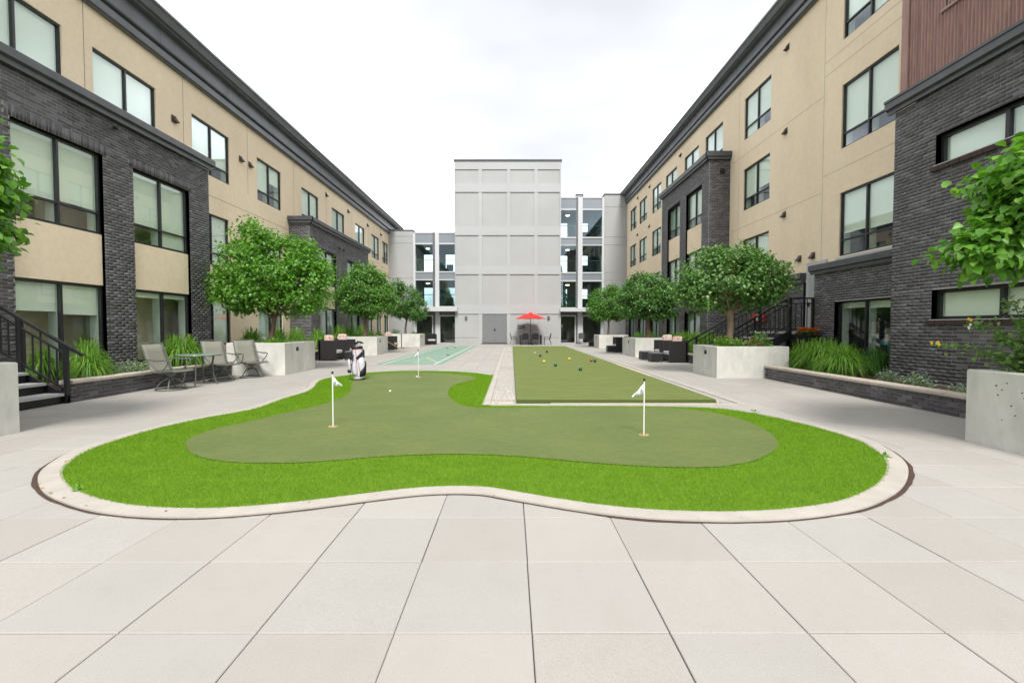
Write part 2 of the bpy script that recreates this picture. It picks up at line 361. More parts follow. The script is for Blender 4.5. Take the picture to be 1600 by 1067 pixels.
def offset(pts, d):
    n = len(pts); out = []
    for i in range(n):
        a = Vector(pts[i-1]); b = Vector(pts[(i+1) % n]); t = (b - a).normalized()
        out.append((pts[i][0] - t.y * d, pts[i][1] + t.x * d))
    return out
def area(p): return .5 * sum(p[i-1][0]*p[i][1] - p[i][0]*p[i-1][1] for i in range(len(p)))
SG = -1 if area(turf) > 0 else 1
def inside(px, py, poly):
    """vectorised point in polygon"""
    px = np.asarray(px); r = np.zeros(px.shape, bool); n = len(poly)
    for i in range(n):
        x1, y1 = poly[i-1]; x2, y2 = poly[i]
        c = ((y1 > py) != (y2 > py))
        with np.errstate(divide='ignore', invalid='ignore'):
            r ^= c & (px < (x2 - x1) * (py - y1) / (y2 - y1 + 1e-12) + x1)
    return r
struct(MB().poly(turf, .012).build('turf_border', M['turfbase']))
struct(MB().poly(green, .022).build('putting_green', M['putt']))
# open ring: kerb runs round the curved outline (all of the turf except the stretch beside the bowls court)
nA = len(A_); nB = len(B_)
kseq = B_ + A_[:-30]                                 # from the far right corner round the left and the front
def ribbon(seq, d0, d1, z0, z1, name, m, parent=None):
    mb = MB(); n = len(seq); vs = []
    for i in range(n):
        a = Vector(seq[max(i-1, 0)]); b = Vector(seq[min(i+1, n-1)]); t = (b - a).normalized() * SG
        for d, z in ((d0, z0), (d0, z1), (d1, z1), (d1, z0)):
            vs.append((seq[i][0] - t.y * d, seq[i][1] + t.x * d, z))
    fs = [(0,1,2,3), ((n-1)*4+3, (n-1)*4+2, (n-1)*4+1, (n-1)*4)]
    for i in range(n - 1):
        for k in range(3): fs.append((i*4+k, i*4+k+1, (i+1)*4+k+1, (i+1)*4+k))
    return mb.raw(vs, fs).build(name, m, parent)
kerb = ribbon(kseq, -.01, .148, -.02, .016, 'kerb', M['kerb']); struct(kerb)
# the expansion gap widens and narrows along the kerb
mb = MB(); vs = []; n = len(kseq)
for i, p in enumerate(kseq):
    a = Vector(kseq[max(i-1, 0)]); b = Vector(kseq[min(i+1, n-1)]); t = (b - a).normalized() * SG
    x, y = p; w = .011
    if y < 6.5: w += .022 * max(0, 1 - abs(math.hypot(x + 4.3, y - 3.9)) / 1.6) + .024 * max(0, 1 - math.hypot(x - 3.7, y - 4.0) / 1.7) + .02 * max(0, 1 - math.hypot(x - 1.0, y - 3.2) / .5)
    if y > 9: w = .006
    w *= .8 + .4 * random.random()
    for d in (.150, .157 + w): vs.append((x - t.y * d, y + t.x * d, .004))
struct(MB().raw(vs, [(2*i, 2*i+1, 2*i+3, 2*i+2) for i in range(n-1)]).build('expansion_gap', M['gap']))

# paving slabs
def slab_geo(cx, cy, w=.3032):
    c = .0035; x0, x1, y0, y1 = cx - w, cx + w, cy - w, cy + w
    return [(x0,y0,-.04),(x1,y0,-.04),(x1,y1,-.04),(x0,y1,-.04),(x0,y0,-c),(x1,y0,-c),(x1,y1,-c),(x0,y1,-c),(x0+c,y0+c,0),(x1-c,y0+c,0),(x1-c,y1-c,0),(x0+c,y1-c,0)]
SF = [(4,5,6,7)[::1]] 
SF = [(0,1,5,4),(1,2,6,5),(2,3,7,6),(3,0,4,7),(4,5,9,8),(5,6,10,9),(6,7,11,10),(7,4,8,11),(8,9,10,11)]
me = MB().raw(slab_geo(0, 0), SF).mesh('paving_slab', M['slab'])
inner = offset(turf, -SG * .25); cells = []
PX = .0924 + .3055; PY = 1.973 + .3055
for i in range(-15, 12):
    for j in range(-6, 59):
        x = PX + .611 * i; y = PY + .611 * j
        if x < -8.2 or x > 6.95 or y > 37.2: continue
        if all(inside(np.array([x-.3, x+.3, x-.3, x+.3, x]), np.array([y-.3, y-.3, y+.3, y+.3, y]), inner)): continue
        if -.2 < x < 3.75 and 8.3 < y < 30.6: continue
        vis = y > 1.3 and abs(x) / max(y, .1) < 1.32
        cells.append((0 if vis and y > .5 else 1, y * .9 + abs(x) * .35, x, y))
cells.sort()
bm = MB()
for k, (v, d, x, y) in enumerate(cells):
    jx, jy, jz = random.uniform(-.0016, .0016), random.uniform(-.0016, .0016), random.uniform(-.0015, .001)
    if k < 300 and v == 0:
        o = link('paving_slab', me, pv); o.location = (x + jx, y + jy, jz)
    else:
        bm.raw([(a, b, c + jz) for a, b, c in slab_geo(x + jx, y + jy)], SF)
stuff(bm.build('paving_slabs', M['slab'], pv))

# ------------------------------------------------------------------ wall helpers
def fac(kind, p):
    """maps wall coordinates (along, up, out) to the world"""
    if kind == 'L': return lambda u, v, w: (p + w, u, v)
    if kind == 'R': return lambda u, v, w: (p - w, u, v)
    if kind == 'F': return lambda u, v, w: (u, p - w, v)
    return lambda u, v, w: (u, p + w, v)                      # 'B' faces away from the camera
def fbox(mb, P, u0, u1, v0, v1, w0, w1):
    a = P(u0, v0, w0); b = P(u1, v1, w1); return mb.box(a[0], b[0], a[1], b[1], a[2], b[2])
def sheet(mb, P, u0, u1, v0, v1, op=(), depth=.12, w=0):
    """a wall face with openings and their reveals"""
    us = sorted({u0, u1, *[min(max(k, u0), u1) for o in op for k in o[:2]]}); vs = sorted({v0, v1, *[min(max(k, v0), v1) for o in op for k in o[2:4]]})
    for a, b in zip(us, us[1:]):
        for c, d in zip(vs, vs[1:]):
            um, vm = (a+b)/2, (c+d)/2
            if any(o[0] < um < o[1] and o[2] < vm < o[3] for o in op): continue
            mb.raw([P(a,c,w), P(b,c,w), P(b,d,w), P(a,d,w)], [(0,1,2,3)])
    for o in op:
        a, b, c, d = o[:4]
        for q in (((a,c),(a,d)), ((b,c),(b,d)), ((a,c),(b,c)), ((a,d),(b,d))):
            (p0, p1), (p2, p3) = q
            mb.raw([P(p0,p1,w), P(p2,p3,w), P(p2,p3,w-depth), P(p0,p1,w-depth)], [(0,1,2,3)])
    return mb
BW, BH, GJ = .190, .0577, .010
BV = [(-.5,0,-.5),(.5,0,-.5),(.5,0,.5),(-.5,0,.5),(-.5,1,-.5),(.5,1,-.5),(.5,1,.5),(-.5,1,.5)]
def brick_field(P, u0, u1, v0, v1, op=(), soldier=True, phase=0.):
    """running bond bricks: list of (uc, vc, width, height)"""
    out = []; op = list(op); sold = []
    if soldier:
        for o in op:
            if o[3] + .2 < v1 and len(o) < 5: sold.append((o[0] - .1, o[1] + .1, o[3], v0 + math.ceil((o[3] + .17 - v0) / (BH + GJ)) * (BH + GJ) - GJ))
    k = 0; v = v0
    while v + BH <= v1 + .03:
        vt = min(v + BH, v1); vm = (v + vt) / 2
        cuts = sorted((max(o[0], u0), min(o[1], u1)) for o in op + sold if o[2] - .01 < vm < o[3] + .01 and o[1] > u0 and o[0] < u1)
        spans = []; a = u0
        for c, d in cuts:
            if c > a + .02: spans.append((a, c))
            a = max(a, d)
        if u1 > a + .02: spans.append((a, u1))
        for a, b in spans:
            st = math.floor((a - phase) / .2) * .2 + phase + (.1 if k % 2 else 0) - .2
            while st < b:
                x0, x1 = max(st + GJ/2, a), min(st + .2 - GJ/2, b)
                if x1 - x0 > .03: out.append(((x0+x1)/2, vm, x1 - x0, vt - v))
                st += .2
        v += BH + GJ; k += 1
    for o in sold:
        n = max(1, round((min(o[1],u1) - max(o[0],u0)) / .0677)); s0 = max(o[0], u0); dd = (min(o[1],u1) - s0) / n
        for i in range(n): out.append((s0 + (i+.5)*dd, (o[2]+.006+o[3])/2, dd - GJ, o[3]-o[2]-.006))
    return out
def lay_bricks(P, bricks, parent, indiv=0, proud=.005, cam=(0, 0, 1.35), wmin=0.0):
    """the nearest full bricks become parts of their own, the rest one part of joined bricks"""
    indiv_set = set()
    if indiv:
        full = [(i, b) for i, b in enumerate(bricks) if abs(b[2] - BW) < .003 and abs(b[3] - BH) < .003 and math.hypot(*P(b[0], b[1], 0)[:2]) > 0 and (lambda q: q[1] > 1 and abs(q[0] / q[1]) < 1.16)(P(b[0], b[1], 0))]
        full.sort(key=lambda t: (Vector(P(t[1][0], t[1][1], 0)) - Vector(cam)).length)
        indiv_set = {i for i, b in full[:indiv]}
        e0, e1, e2 = Vector(P(1,0,0)) - Vector(P(0,0,0)), Vector(P(0,0,1)) - Vector(P(0,0,0)), Vector((0,0,1))
        bmesh_ = MB().raw([e0*(x*BW) + e1*(y*proud) + e2*(z*BH) for x, y, z in BV], [(4,5,6,7),(0,1,5,4),(1,2,6,5),(2,3,7,6),(3,0,4,7)]).mesh('brick', M['brick'])
        for i in indiv_set:
            b = bricks[i]; o = link('brick', bmesh_, parent); o.location = Vector(P(b[0], b[1], random.uniform(-.0035, .001)))
    rest = [b for i, b in enumerate(bricks) if i not in indiv_set]
    if rest:
        B = np.array(rest); n = len(B); T = np.array(BV); o0 = np.array(P(0,0,0)); E0 = np.array(P(1,0,0)) - o0; E1 = np.array(P(0,0,1)) - o0; E2 = np.array([0,0,1.])
        wv = proud + NR.uniform(-.0035, .0015, n)
        V = (o0 + (B[:,0,None] + T[None,:,0]*B[:,2,None])[...,None]*E0 + (T[None,:,1]*wv[:,None])[...,None]*E1 + (B[:,1,None] + T[None,:,2]*B[:,3,None])[...,None]*E2)
        F0 = np.array([(4,5,6,7),(0,1,5,4),(1,2,6,5),(2,3,7,6),(3,0,4,7)]); Fc = (np.arange(n)[:,None,None]*8 + F0[None]).reshape(-1, 4)
        me = npmesh('bricks', V.reshape(-1, 3), Fc, M['brick']); stuff(link('bricks', me, parent))
def window(P, parent, u0, u1, v0, v1, w=-.10, mul=1, tr=None, blinds=None, frame=.043, blindmat='blind', sash=None, curtain=False):
    """frame > panes, blinds, inner jambs. tr: height of the transom; blinds: per light, height of the blind's lower edge"""
    mb = MB(); f = frame; d0, d1 = w - .05, w + .02
    fbox(mb, P, u0, u1, v0, v0 + f, d0, d1); fbox(mb, P, u0, u1, v1 - f, v1, d0, d1)
    fbox(mb, P, u0, u0 + f, v0 + f, v1 - f, d0, d1); fbox(mb, P, u1 - f, u1, v0 + f, v1 - f, d0, d1)
    cols = mul + 1; cw = (u1 - u0 - 2*f - mul*f*1.1) / cols; xs = []
    for i in range(cols):
        a = u0 + f + i * (cw + f*1.1); xs.append((a, a + cw))
        if i < mul: fbox(mb, P, a + cw, a + cw + f*1.1, v0 + f, v1 - f, d0, d1 + .004)
    rows = [(v0 + f, v1 - f)]
    if tr:
        rows = [(v0 + f, tr - f/2), (tr + f/2, v1 - f)]
        for a, b in xs: fbox(mb, P, a, b, tr - f/2, tr + f/2, d0, d1 - .003)
    fr = mb.build('window', M['frame'], parent, False)
    ih = v1 - f
    for ci, (a, b) in enumerate(xs):
        for ri, (c, d) in enumerate(rows):
            fbox(MB(), P, a, b, c, d, w - .022, w - .016).build('pane', M['glass'], fr, False)
        bl = blinds[ci % len(blinds)] if blinds else None
        if bl is not None:
            mb = MB(); z0 = max(bl, v0 + f)
            if curtain:
                n = 14; vs = []
                for i in range(n + 1):
                    q = a + (b - a) * i / n; ww = w - .16 + .03 * math.sin(i * 2.1)
                    vs += [P(q, z0, ww), P(q, ih, ww)]
                mb.raw(vs, [(2*i, 2*i+1, 2*i+3, 2*i+2) for i in range(n)], True)
                mb.build('curtain', M['blindg'], fr, False)
            else:
                fbox(mb, P, a + .012, b - .012, z0 + .03, ih, w - .075, w - .071)
                fbox(mb, P, a + .012, b - .012, z0, z0 + .03, w - .082, w - .064)
                mb.build('roller_blind', M[blindmat], fr, False)
    mb = MB()
    for (a, b) in xs:
        fbox(mb, P, b - .001, b + .03, v0 + f, v1 - f, w - .24, w - .052); fbox(mb, P, a - .03, a + .001, v0 + f, v1 - f, w - .24, w - .052)
    fbox(mb, P, u0 + f, u1 - f, v0 + .01, v0 + f, w - .24, w - .052)
    mb.build('inner_jamb', M['jamb'], fr, False)
    return fr
def cornice(P, parent, u0, u1, v, prof, m, name='cornice'):
    return MB().extrude(prof, lambda p: P(u0, v + p[1], p[0]), lambda p: P(u1, v + p[1], p[0])).build(name, M[m], parent)
def vent(P, parent, u, v, s=1.0, name='vent_hood'):
    mb = MB(); a = .11 * s
    vs = [P(u-a, v+a*1.2, 0), P(u+a, v+a*1.2, 0), P(u+a, v-a, 0), P(u-a, v-a, 0), P(u-a*.95, v-a*.75, .16*s), P(u+a*.95, v-a*.75, .16*s), P(u+a*.95, v-a, .16*s), P(u-a*.95, v-a, .16*s)]
    mb.raw(vs, [(0,1,5,4),(4,5,6,7),(0,4,7,3),(1,2,6,5),(3,7,6,2),(0,3,2,1)]); fbox(mb, P, u-a*1.15, u+a*1.15, v-a*1.15, v+a*1.35, -.004, .008)
    mb.build(name, M['vent'], parent)
M['vent'] = mat('bronze_vent', (.05,.036,.03), .5, .4)
def rooms(P, parent, u0, u1, floors, depth=4.5, w=-.30, walls=()):
    """the rooms behind the windows: floors, rear wall and cross walls"""
    mb = MB()
    for z in floors: fbox(mb, P, u0, u1, z - .12, z + .12, -depth, w)
    fbox(mb, P, u0, u1, floors[0], floors[-1], -depth - .15, -depth)
    for u in walls: fbox(mb, P, u - .06, u + .06, floors[0] + .12, floors[-1] - .12, -depth, w)
    mb.build('interior', M['inner'], parent)

CORN = [(0,0),(.09,0),(.13,.05),(.13,.13),(.19,.15),(.19,.17),(.10,.19)]
# ------------------------------------------------------------------ left residential wing
LX, LB = -10.08, -9.14
PL = fac('L', LX); PLB = fac('L', LB)
wl = thing('apartment_wing', (LX, 20, 0), 'three storey apartment wing with beige stucco and dark brick bays, left of the court', 'building')
wl.location = (0,0,0)
col3 = [(5.5,7.4),(8.5,10.42),(11.17,13.12),(14.57,16.48),(18.25,20.13),(22.08,24.0),(25.78,27.7),(29.6,31.48),(33.0,34.88),(35.72,37.4)]
op = [(a, b, 6.42, 8.10) for a, b in col3]
colS = [(14.57,16.37),(18.18,20.1),(31.3,33.1),(34.0,35.3),(36.1,37.4)]
op2 = [(a, b, 3.45, 5.16) for a, b in colS] + [(a, b, .75, 2.28) for a, b in colS]
sheet(MB(), PL, 3.5, 37.6, 0, 9.75, op + op2, .13).build('wall', M['stucco'], wl, False)
mb = MB()
for u in (10.95, 14.2, 17.6, 21.3, 25.0, 29.0, 32.3, 35.3): fbox(mb, PL, u - .006, u + .006, 6.4, 9.0, -.001, .002)
for v in (5.75,): fbox(mb, PL, 13.9, 37.6, v - .006, v + .006, -.001, .002)
mb.build('control_joint', M['joint'], wl)
for i, (a, b) in enumerate(col3):
    window(PL, wl, a, b, 6.42, 8.10, -.06, 1, 6.83, [[6.9, 6.5], [6.85, 6.85], [6.9, 6.9], [7.0, 6.9], [6.9, 7.4]][i % 5], blindmat='blind')
for i, (a, b) in enumerate(colS):
    window(PL, wl, a, b, 3.45, 5.16, -.06, 1, 3.87, [[3.9, 3.5], [4.2, 3.95]][i % 2])
    window(PL, wl, a, b, .75, 2.28, -.06, 1, None, [.8, .8], curtain=(i > 0))
# cornice: moulding, tall fascia, crown
cornice(PL, wl, 3.5, 40.5, 9.0, [(0,0),(.10,0),(.10,.03),(.16,.04),(.16,.22),(.13,.25),(0,.25)], 'fascia', 'cornice_moulding')
cornice(PL, wl, 3.5, 40.5, 9.255, [(0,0),(.09,0),(.09,.05),(.19,.055),(.21,.085),(.21,.50),(0,.50)], 'fascia', 'fascia')
cornice(PL, wl, 3.5, 40.5, 9.76, [(0,0),(.38,0),(.38,.05),(.46,.06),(.54,.24),(.58,.25),(.58,.31),(0,.31)], 'fascia', 'cornice_crown')
mb = MB()
for q in range(13): fbox(mb, PL, 4.0 + q*3.02, 4.006 + q*3.02, 9.34, 9.755, .209, .212)
mb.build('fascia_joint', M['reveal'], wl)
mb = MB(); fbox(mb, PL, 3.5, 40.5, 9.7, 9.95, -9, -.01); mb.build('roof', M['trim'], wl)
mb = MB(); fbox(mb, PL, 37.6, 37.72, 0, 9.6, -9, 0); fbox(mb, PL, 3.3, 3.48, 0, 9.6, -9, 0); mb.build('end_wall', M['stucco'], wl)
rooms(PL, wl, 3.6, 37.5, [.0, 2.85, 5.8, 9.0], 4.5, -1.25, [4.4, 7.9, 10.8, 13.8, 17.3, 21.1, 24.9, 28.6, 32.2, 35.3])
for u, v in ((13.8, 7.55), (17.15, 7.6), (17.75, 7.6), (17.2, 4.9), (17.8, 4.9), (25.0, 8.55), (28.3, 8.5), (32.1, 8.5), (35.3, 8.5)): vent(PL, wl, u, v, .78)
def bay(P, wing, u0, u1, v1, ops, fills, lab, indiv=0, ret=None, wret=.94, v0=.28, ledge=True):
    b = link(lab, MB_wall := sheet(MB(), P, u0, u1, v0 - .3, v1, ops, .10, 0).mesh('brick_wall', M['mortar']), wing)
    lay_bricks(P, brick_field(P, u0, u1, v0, v1, ops), b, indiv)
    mb = MB()
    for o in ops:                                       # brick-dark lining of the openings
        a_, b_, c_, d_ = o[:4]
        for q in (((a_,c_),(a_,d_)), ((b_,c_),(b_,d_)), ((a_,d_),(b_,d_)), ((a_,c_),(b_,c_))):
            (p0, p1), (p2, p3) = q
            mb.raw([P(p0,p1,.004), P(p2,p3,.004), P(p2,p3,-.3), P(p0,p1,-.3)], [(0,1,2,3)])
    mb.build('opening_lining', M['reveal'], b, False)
    return b
LEDGE = [(0,0),(.10,0),(.10,.10),(.17,.13),(.17,.28),(.15,.30),(-.94,.30),(-.94,.26),(0,.26)]
# first bay on the left
o1 = [(5.6,7.55,.5,5.2),(8.42,10.30,.5,5.2),(11.12,13.03,.5,5.2)]
b1 = bay(PLB, wl, 4.0, 13.88, 6.07, o1, None, 'brick_wall', 300)
for k, (a, b_, c, d, *_) in enumerate(o1):
    window(PLB, b1, a, b_, 3.43, 5.2, -.10, 1, 3.88, [[3.6, 3.95], [3.9, 3.95], [3.92, 3.5]][k])
    fbox(MB(), PLB, a, b_, 2.29, 3.42, -.2, -.06).build('stucco_panel', M['stucco'], b1)
    window(PLB, b1, a, b_, .5, 2.27, -.10, 1, None, [[1.6, 1.6], [1.67, 1.62], [2.1, 2.12]][k])
mb = MB(); fbox(mb, PLB, 13.80, 13.88, 0, 6.07, -.94, -.002); fbox(mb, PLB, 4.0, 4.08, 0, 6.07, -.94, -.002); mb.build('bay_return', M['mortar'], wl)
lay_bricks(fac('B', 13.88), brick_field(None, LX, LB, .28, 6.07), b1)
cornice(PLB, wl, 3.9, 13.97, 6.08, LEDGE, 'trim', 'ledge')
# second bay on the left, with its near return in view
o2 = [(21.8,23.82,.5,5.07),(25.5,27.4,.5,5.07)]
b2 = bay(PLB, wl, 20.78, 29.2, 6.05, o2, None, 'brick_wall')
for k, (a, b_, *_) in enumerate(o2):
    window(PLB, b2, a, b_, 3.43, 5.07, -.10, 1, 3.88, [3.9, 3.9])
    fbox(MB(), PLB, a, b_, 2.29, 3.42, -.2, -.06).build('stucco_panel', M['stucco'], b2)
    window(PLB, b2, a, b_, .5, 2.27, -.10, 1, None, [None, .6], curtain=True)
PR2 = fac('F', 20.78)
sheet(MB(), PR2, LX, LB, 0, 6.05, [], .1, 0).build('bay_return', M['mortar'], wl, False)
lay_bricks(PR2, brick_field(PR2, LX, LB - .004, .28, 6.05), b2)
lay_bricks(fac('B', 29.2), brick_field(None, LX, LB, .28, 6.05), b2)
fbox(MB(), PLB, 29.12, 29.19, 0, 6.05, -.94, -.002).build('bay_return', M['mortar'], wl)
cornice(PLB, wl, 20.66, 29.3, 6.06, LEDGE, 'trim', 'ledge')
MB().box(LX, LB + .17, 20.62, 20.775, 6.19, 6.361).build('ledge_return', M['trim'], wl); MB().box(LX, LB + .10, 20.67, 20.775, 6.06, 6.188).build('ledge_return', M['trim'], wl)
for u, v in ((24.35, 5.55), (24.95, 5.55), (24.4, 2.85), (24.9, 2.85)): vent(PLB, wl, u, v, .55)
mb = MB(); mb.lathe([(.0,-.03),(.045,-.03),(.045,.03),(.0,.03)], PLB(10.6, 5.92, .06), 10); mb.build('soffit_light', M['dark'], wl)

# ------------------------------------------------------------------ right residential wing
RX, RB, RN, RQ = 9.5, 8.58, 8.15, 9.1
PR = fac('R', RX); PRB = fac('R', RB); PRN = fac('R', RN); PRQ = fac('R', RQ)
wr = thing('apartment_wing', (0,0,0), 'four storey apartment wing with beige stucco and one tall brick bay, on the right', 'building')
colR = [(16.9,18.8),(20.7,22.55),(23.34,25.24),(26.38,28.28),(29.1,30.93),(32.1,34.0),(34.8,36.6)]
op = [(a, b, 8.95, 10.6) for a, b in colR]
low = [c for c in colR if not 20 < c[0] < 26]
op += [(a, b, 6.1, 7.77) for a, b in low] + [(a, b, 3.24, 4.92) for a, b in low]
near = [(11.35, 13.27)]
op += [(a, b, 9.55, 11.2) for a, b in near] + [(a, b, 6.47, 8.28) for a, b in near] + [(a, b, 3.40, 5.22) for a, b in near]
sheet(MB(), PR, 3.5, 37.6, 2.7, 12.0, op, .13).build('wall', M['stucco'], wr, False)
mb = MB()
for u in (14.02, 19.2): fbox(mb, PR, u - .006, u + .006, 3.2, 11.5, -.001, .002)
for v, a in ((8.9, 9.8), (5.92, 9.8), (9.3, 9.8)): fbox(mb, PR, a, 14.0, v - .006, v + .006, -.001, .002)
for v in (5.45, 8.35): fbox(mb, PR, 14.05, 19.8, v - .006, v + .006, -.001, .002); 
mb.build('control_joint', M['mortar'], wr)
for i, (a, b) in enumerate(colR):
    window(PR, wr, a, b, 8.95, 10.6, -.06, 1, 9.42, [[9.5, 9.0], [9.45, 9.45]][i % 2])
for i, (a, b) in enumerate(low):
    window(PR, wr, a, b, 6.1, 7.77, -.06, 1, 6.55, [[6.75, 6.62], [6.3, 6.6]][i % 2])
    window(PR, wr, a, b, 3.24, 4.92, -.06, 1, 3.68, [[3.75, 3.75], [3.9, 3.4]][i % 2])
window(PR, wr, 11.35, 13.27, 9.55, 11.2, -.06, 1, 10.02, [9.7, 10.1])
window(PR, wr, 11.35, 13.27, 6.47, 8.28, -.06, 1, 6.9, [6.95, 6.95])
fr = window(PR, wr, 11.35, 13.27, 3.40, 5.22, -.06, 1, 3.86, [4.0, 4.05])
cornice(PR, wr, 3.5, 40.5, 11.45, [(0,0),(.10,0),(.10,.03),(.16,.04),(.16,.18),(.13,.2),(0,.2)], 'fascia', 'cornice_moulding')
cornice(PR, wr, 3.5, 40.5, 11.655, [(0,0),(.09,0),(.09,.04),(.19,.045),(.21,.07),(.21,.41),(0,.41)], 'fascia', 'fascia')
cornice(PR, wr, 3.5, 40.5, 12.07, [(0,0),(.36,0),(.36,.04),(.44,.05),(.52,.20),(.56,.21),(.56,.28),(0,.28)], 'fascia', 'cornice_crown')
mb = MB()
for q in range(13): fbox(mb, PR, 4.0 + q*3.02, 4.006 + q*3.02, 11.73, 12.065, .209, .212)
mb.build('fascia_joint', M['reveal'], wr)
mb = MB(); fbox(mb, PR, 3.5, 40.5, 11.98, 12.3, -9, -.01); mb.build('roof', M['trim'], wr)
mb = MB(); fbox(mb, PR, 37.6, 37.72, 0, 11.9, -9, 0); fbox(mb, PR, 3.3, 3.48, 0, 11.9, -9, 0); mb.build('end_wall', M['stucco'], wr)
rooms(PR, wr, 3.6, 37.5, [.0, 2.7, 5.6, 8.6, 11.55], 5, -1.25, [4.4, 10.9, 14.2, 19.3, 22.9, 25.8, 28.7, 31.5, 34.4])
for u, v in ((15.93, 10.95), (15.95, 8.12), (15.95, 5.26), (15.06, 3.6), (14.39, 3.6), (25.8, 11.0), (31.5, 11.0), (34.4, 11.05), (34.4, 8.3), (31.5, 8.3)): vent(PR, wr, u, v, .75)
# tall brick bay
o3 = [(20.66,22.5,3.24,7.76),(23.33,25.12,3.24,7.73),(20.70,22.56,.6,2.07),(23.31,25.13,.6,2.07)]
b3 = bay(PRB, wr, 19.95, 26.12, 8.6, o3, None, 'brick_wall')
for a, b_ in ((20.66,22.5), (23.33,25.12)):
    window(PRB, b3, a, b_, 6.1, 7.74, -.12, 1, 6.53, [6.6, 6.6], curtain=(a > 23))
    fbox(MB(), PRB, a, b_, 4.94, 6.09, -.2, -.06).build('stucco_panel', M['stucco'], b3)
    window(PRB, b3, a, b_, 3.24, 4.93, -.12, 1, 3.68, [3.7, 3.4])
for a, b_ in ((20.70,22.56), (23.31,25.13)): window(PRB, b3, a, b_, .6, 2.07, -.12, 1, None, [.7, .7], curtain=True)
PRt = fac('F', 19.95)
sheet(MB(), PRt, RB, RX, 0, 8.6).build('bay_return', M['mortar'], wr, False)
lay_bricks(PRt, brick_field(PRt, RB + .004, RX, .28, 8.6), b3)
lay_bricks(fac('B', 26.12), brick_field(None, RB, RX, .28, 8.6), b3)
fbox(MB(), PRB, 26.04, 26.11, 0, 8.6, -.92, -.002).build('bay_return', M['mortar'], wr)
cornice(PRB, wr, 19.83, 26.22, 8.6, [(0,0),(.10,0),(.10,.09),(.16,.12),(.16,.31),(.14,.33),(-.92,.33),(-.92,.29),(0,.29)], 'trim', 'ledge')
MB().box(RX, RB - .16, 19.79, 19.945, 8.72, 8.931).build('ledge_return', M['trim'], wr); MB().box(RX, RB - .10, 19.84, 19.945, 8.6, 8.718).build('ledge_return', M['trim'], wr)
mb = MB(); fbox(mb, PRt, 9.06, 9.24, 8.02, 8.20, 0, .10); mb.build('vent_hood', M['dark'], wr)
mb = MB(); fbox(mb, PRt, 9.06, 9.28, 4.6, 4.75, 0, .10); mb.build('vent_hood', M['dark'], wr)
# brick skirt below the stucco
o4 = [(29.1,30.9,.6,2.07),(32.1,33.9,.6,2.07),(34.9,36.5,.6,2.07)]
PRS = fac('R', RX - .06)
sk = bay(PRS, wr, 26.12, 37.55, 2.62, o4, None, 'brick_wall')
for a, b_, c, d in o4: window(PRS, sk, a, b_, c, d, -.1, 1, None, [.7, .7], curtain=True)
cornice(PRS, wr, 26.12, 37.55, 2.62, [(0,0),(.06,0),(.06,.08),(.1,.1),(.1,.22),(-.06,.22),(-.06,.1),(0,.1)], 'trim', 'ledge')
sk2 = bay(PRS, wr, 14.72, 19.95, 2.8, [], None, 'brick_wall')
cornice(PRS, wr, 14.70, 19.95, 2.8, [(0,0),(.08,0),(.08,.1),(.14,.12),(.14,.30),(-.06,.30),(-.06,.1),(0,.1)], 'trim', 'ledge')
fbox(MB(), PRS, 14.68, 14.715, 0, 2.8, -.05, .02).build('corner_trim', M['reveal'], wr)
# grey service door and its tall panel, set back between skirt and porch
dr = MB(); fbox(dr, PR, 13.72, 14.66, 1.18, 3.40, -.02, .03); dr = dr.build('grey_door', M['greyB'], wr)
mb = MB(); fbox(mb, PR, 13.85, 14.52, 1.22, 3.2, .031, .045); mb.build('door_leaf', M['greyA'], dr)
mb = MB(); fbox(mb, PR, 14.44, 14.47, 2.0, 2.14, .046, .09); mb.build('handle', M['black'], dr)
# brick porch under the stucco
o5 = [(9.9,12.82,.33,2.07,0)]
pq = bay(PRQ, wr, 9.78, 13.70, 2.93, o5, None, 'brick_wall', 0)
window(PRQ, pq, 9.9, 12.82, .33, 2.07, -.14, 2, None, [1.85, 1.85, 1.88])
cornice(PRQ, wr, 9.8, 13.80, 2.93, [(0,0),(.08,0),(.08,.08),(.14,.10),(.14,.25),(.12,.27),(-.4,.27),(-.4,.2),(0,.2)], 'trim', 'ledge')
mb = MB(); fbox(mb, fac('R', RX), 11.3, 13.32, 3.27, 3.36, 0, .05); mb.build('window_sill', M['greyB'], wr)
fbox(MB(), PRQ, 13.60, 13.70, 0, 2.93, -.4, -.002).build('porch_return', M['mortar'], wr)
lay_bricks(fac('B', 13.70), brick_field(None, RQ, RX, .28, 2.93), pq)
# ------------------------------------------------------------------ near right block: brick below, rusted corrugated metal above
bk = thing('brick_block', (0,0,0), 'dark brick block with slot windows and rust coloured corrugated metal above, nearest on the right', 'building')
o6 = [(4.2,8.83,4.44,5.02,0),(4.2,8.83,1.5,2.07,0)]
nb = bay(PRN, bk, 3.2, 9.78, 5.87, o6, None, 'brick_wall', 300)
for (a, b_, c, d, *_), z in zip(o6, (4.6, 1.6)):
    window(PRN, nb, a, b_, c, d, -.12, 3, None, [c + .02], frame=.06)
    mb = MB()
    n = int((b_ - a + .2) / .2)
    for i in range(n): fbox(mb, PRN, b_ + .08 - (i+1)*.2 + .005, b_ + .08 - i*.2 - .005, c - .10, c - .015, 0, .05)
    mb.build('sill', M['sillbrick'] if 'sillbrick' in M else M.setdefault('sillbrick', speck('brown_brick', (.035,.022,.02), (.065,.04,.036), 40, .7, .3, .005)), nb)
    mb = MB(); fbox(mb, PRN, a, b_, c - .014, c, -.1, .055); mb.build('sill_flashing', M['greyB'], nb)
cornice(PRN, bk, 3.1, 9.92, 5.88, [(0,0),(.07,0),(.07,.07),(.13,.10),(.13,.24),(.15,.24),(.15,.29),(-.2,.29),(-.2,.2),(0,.2)], 'trim', 'ledge')
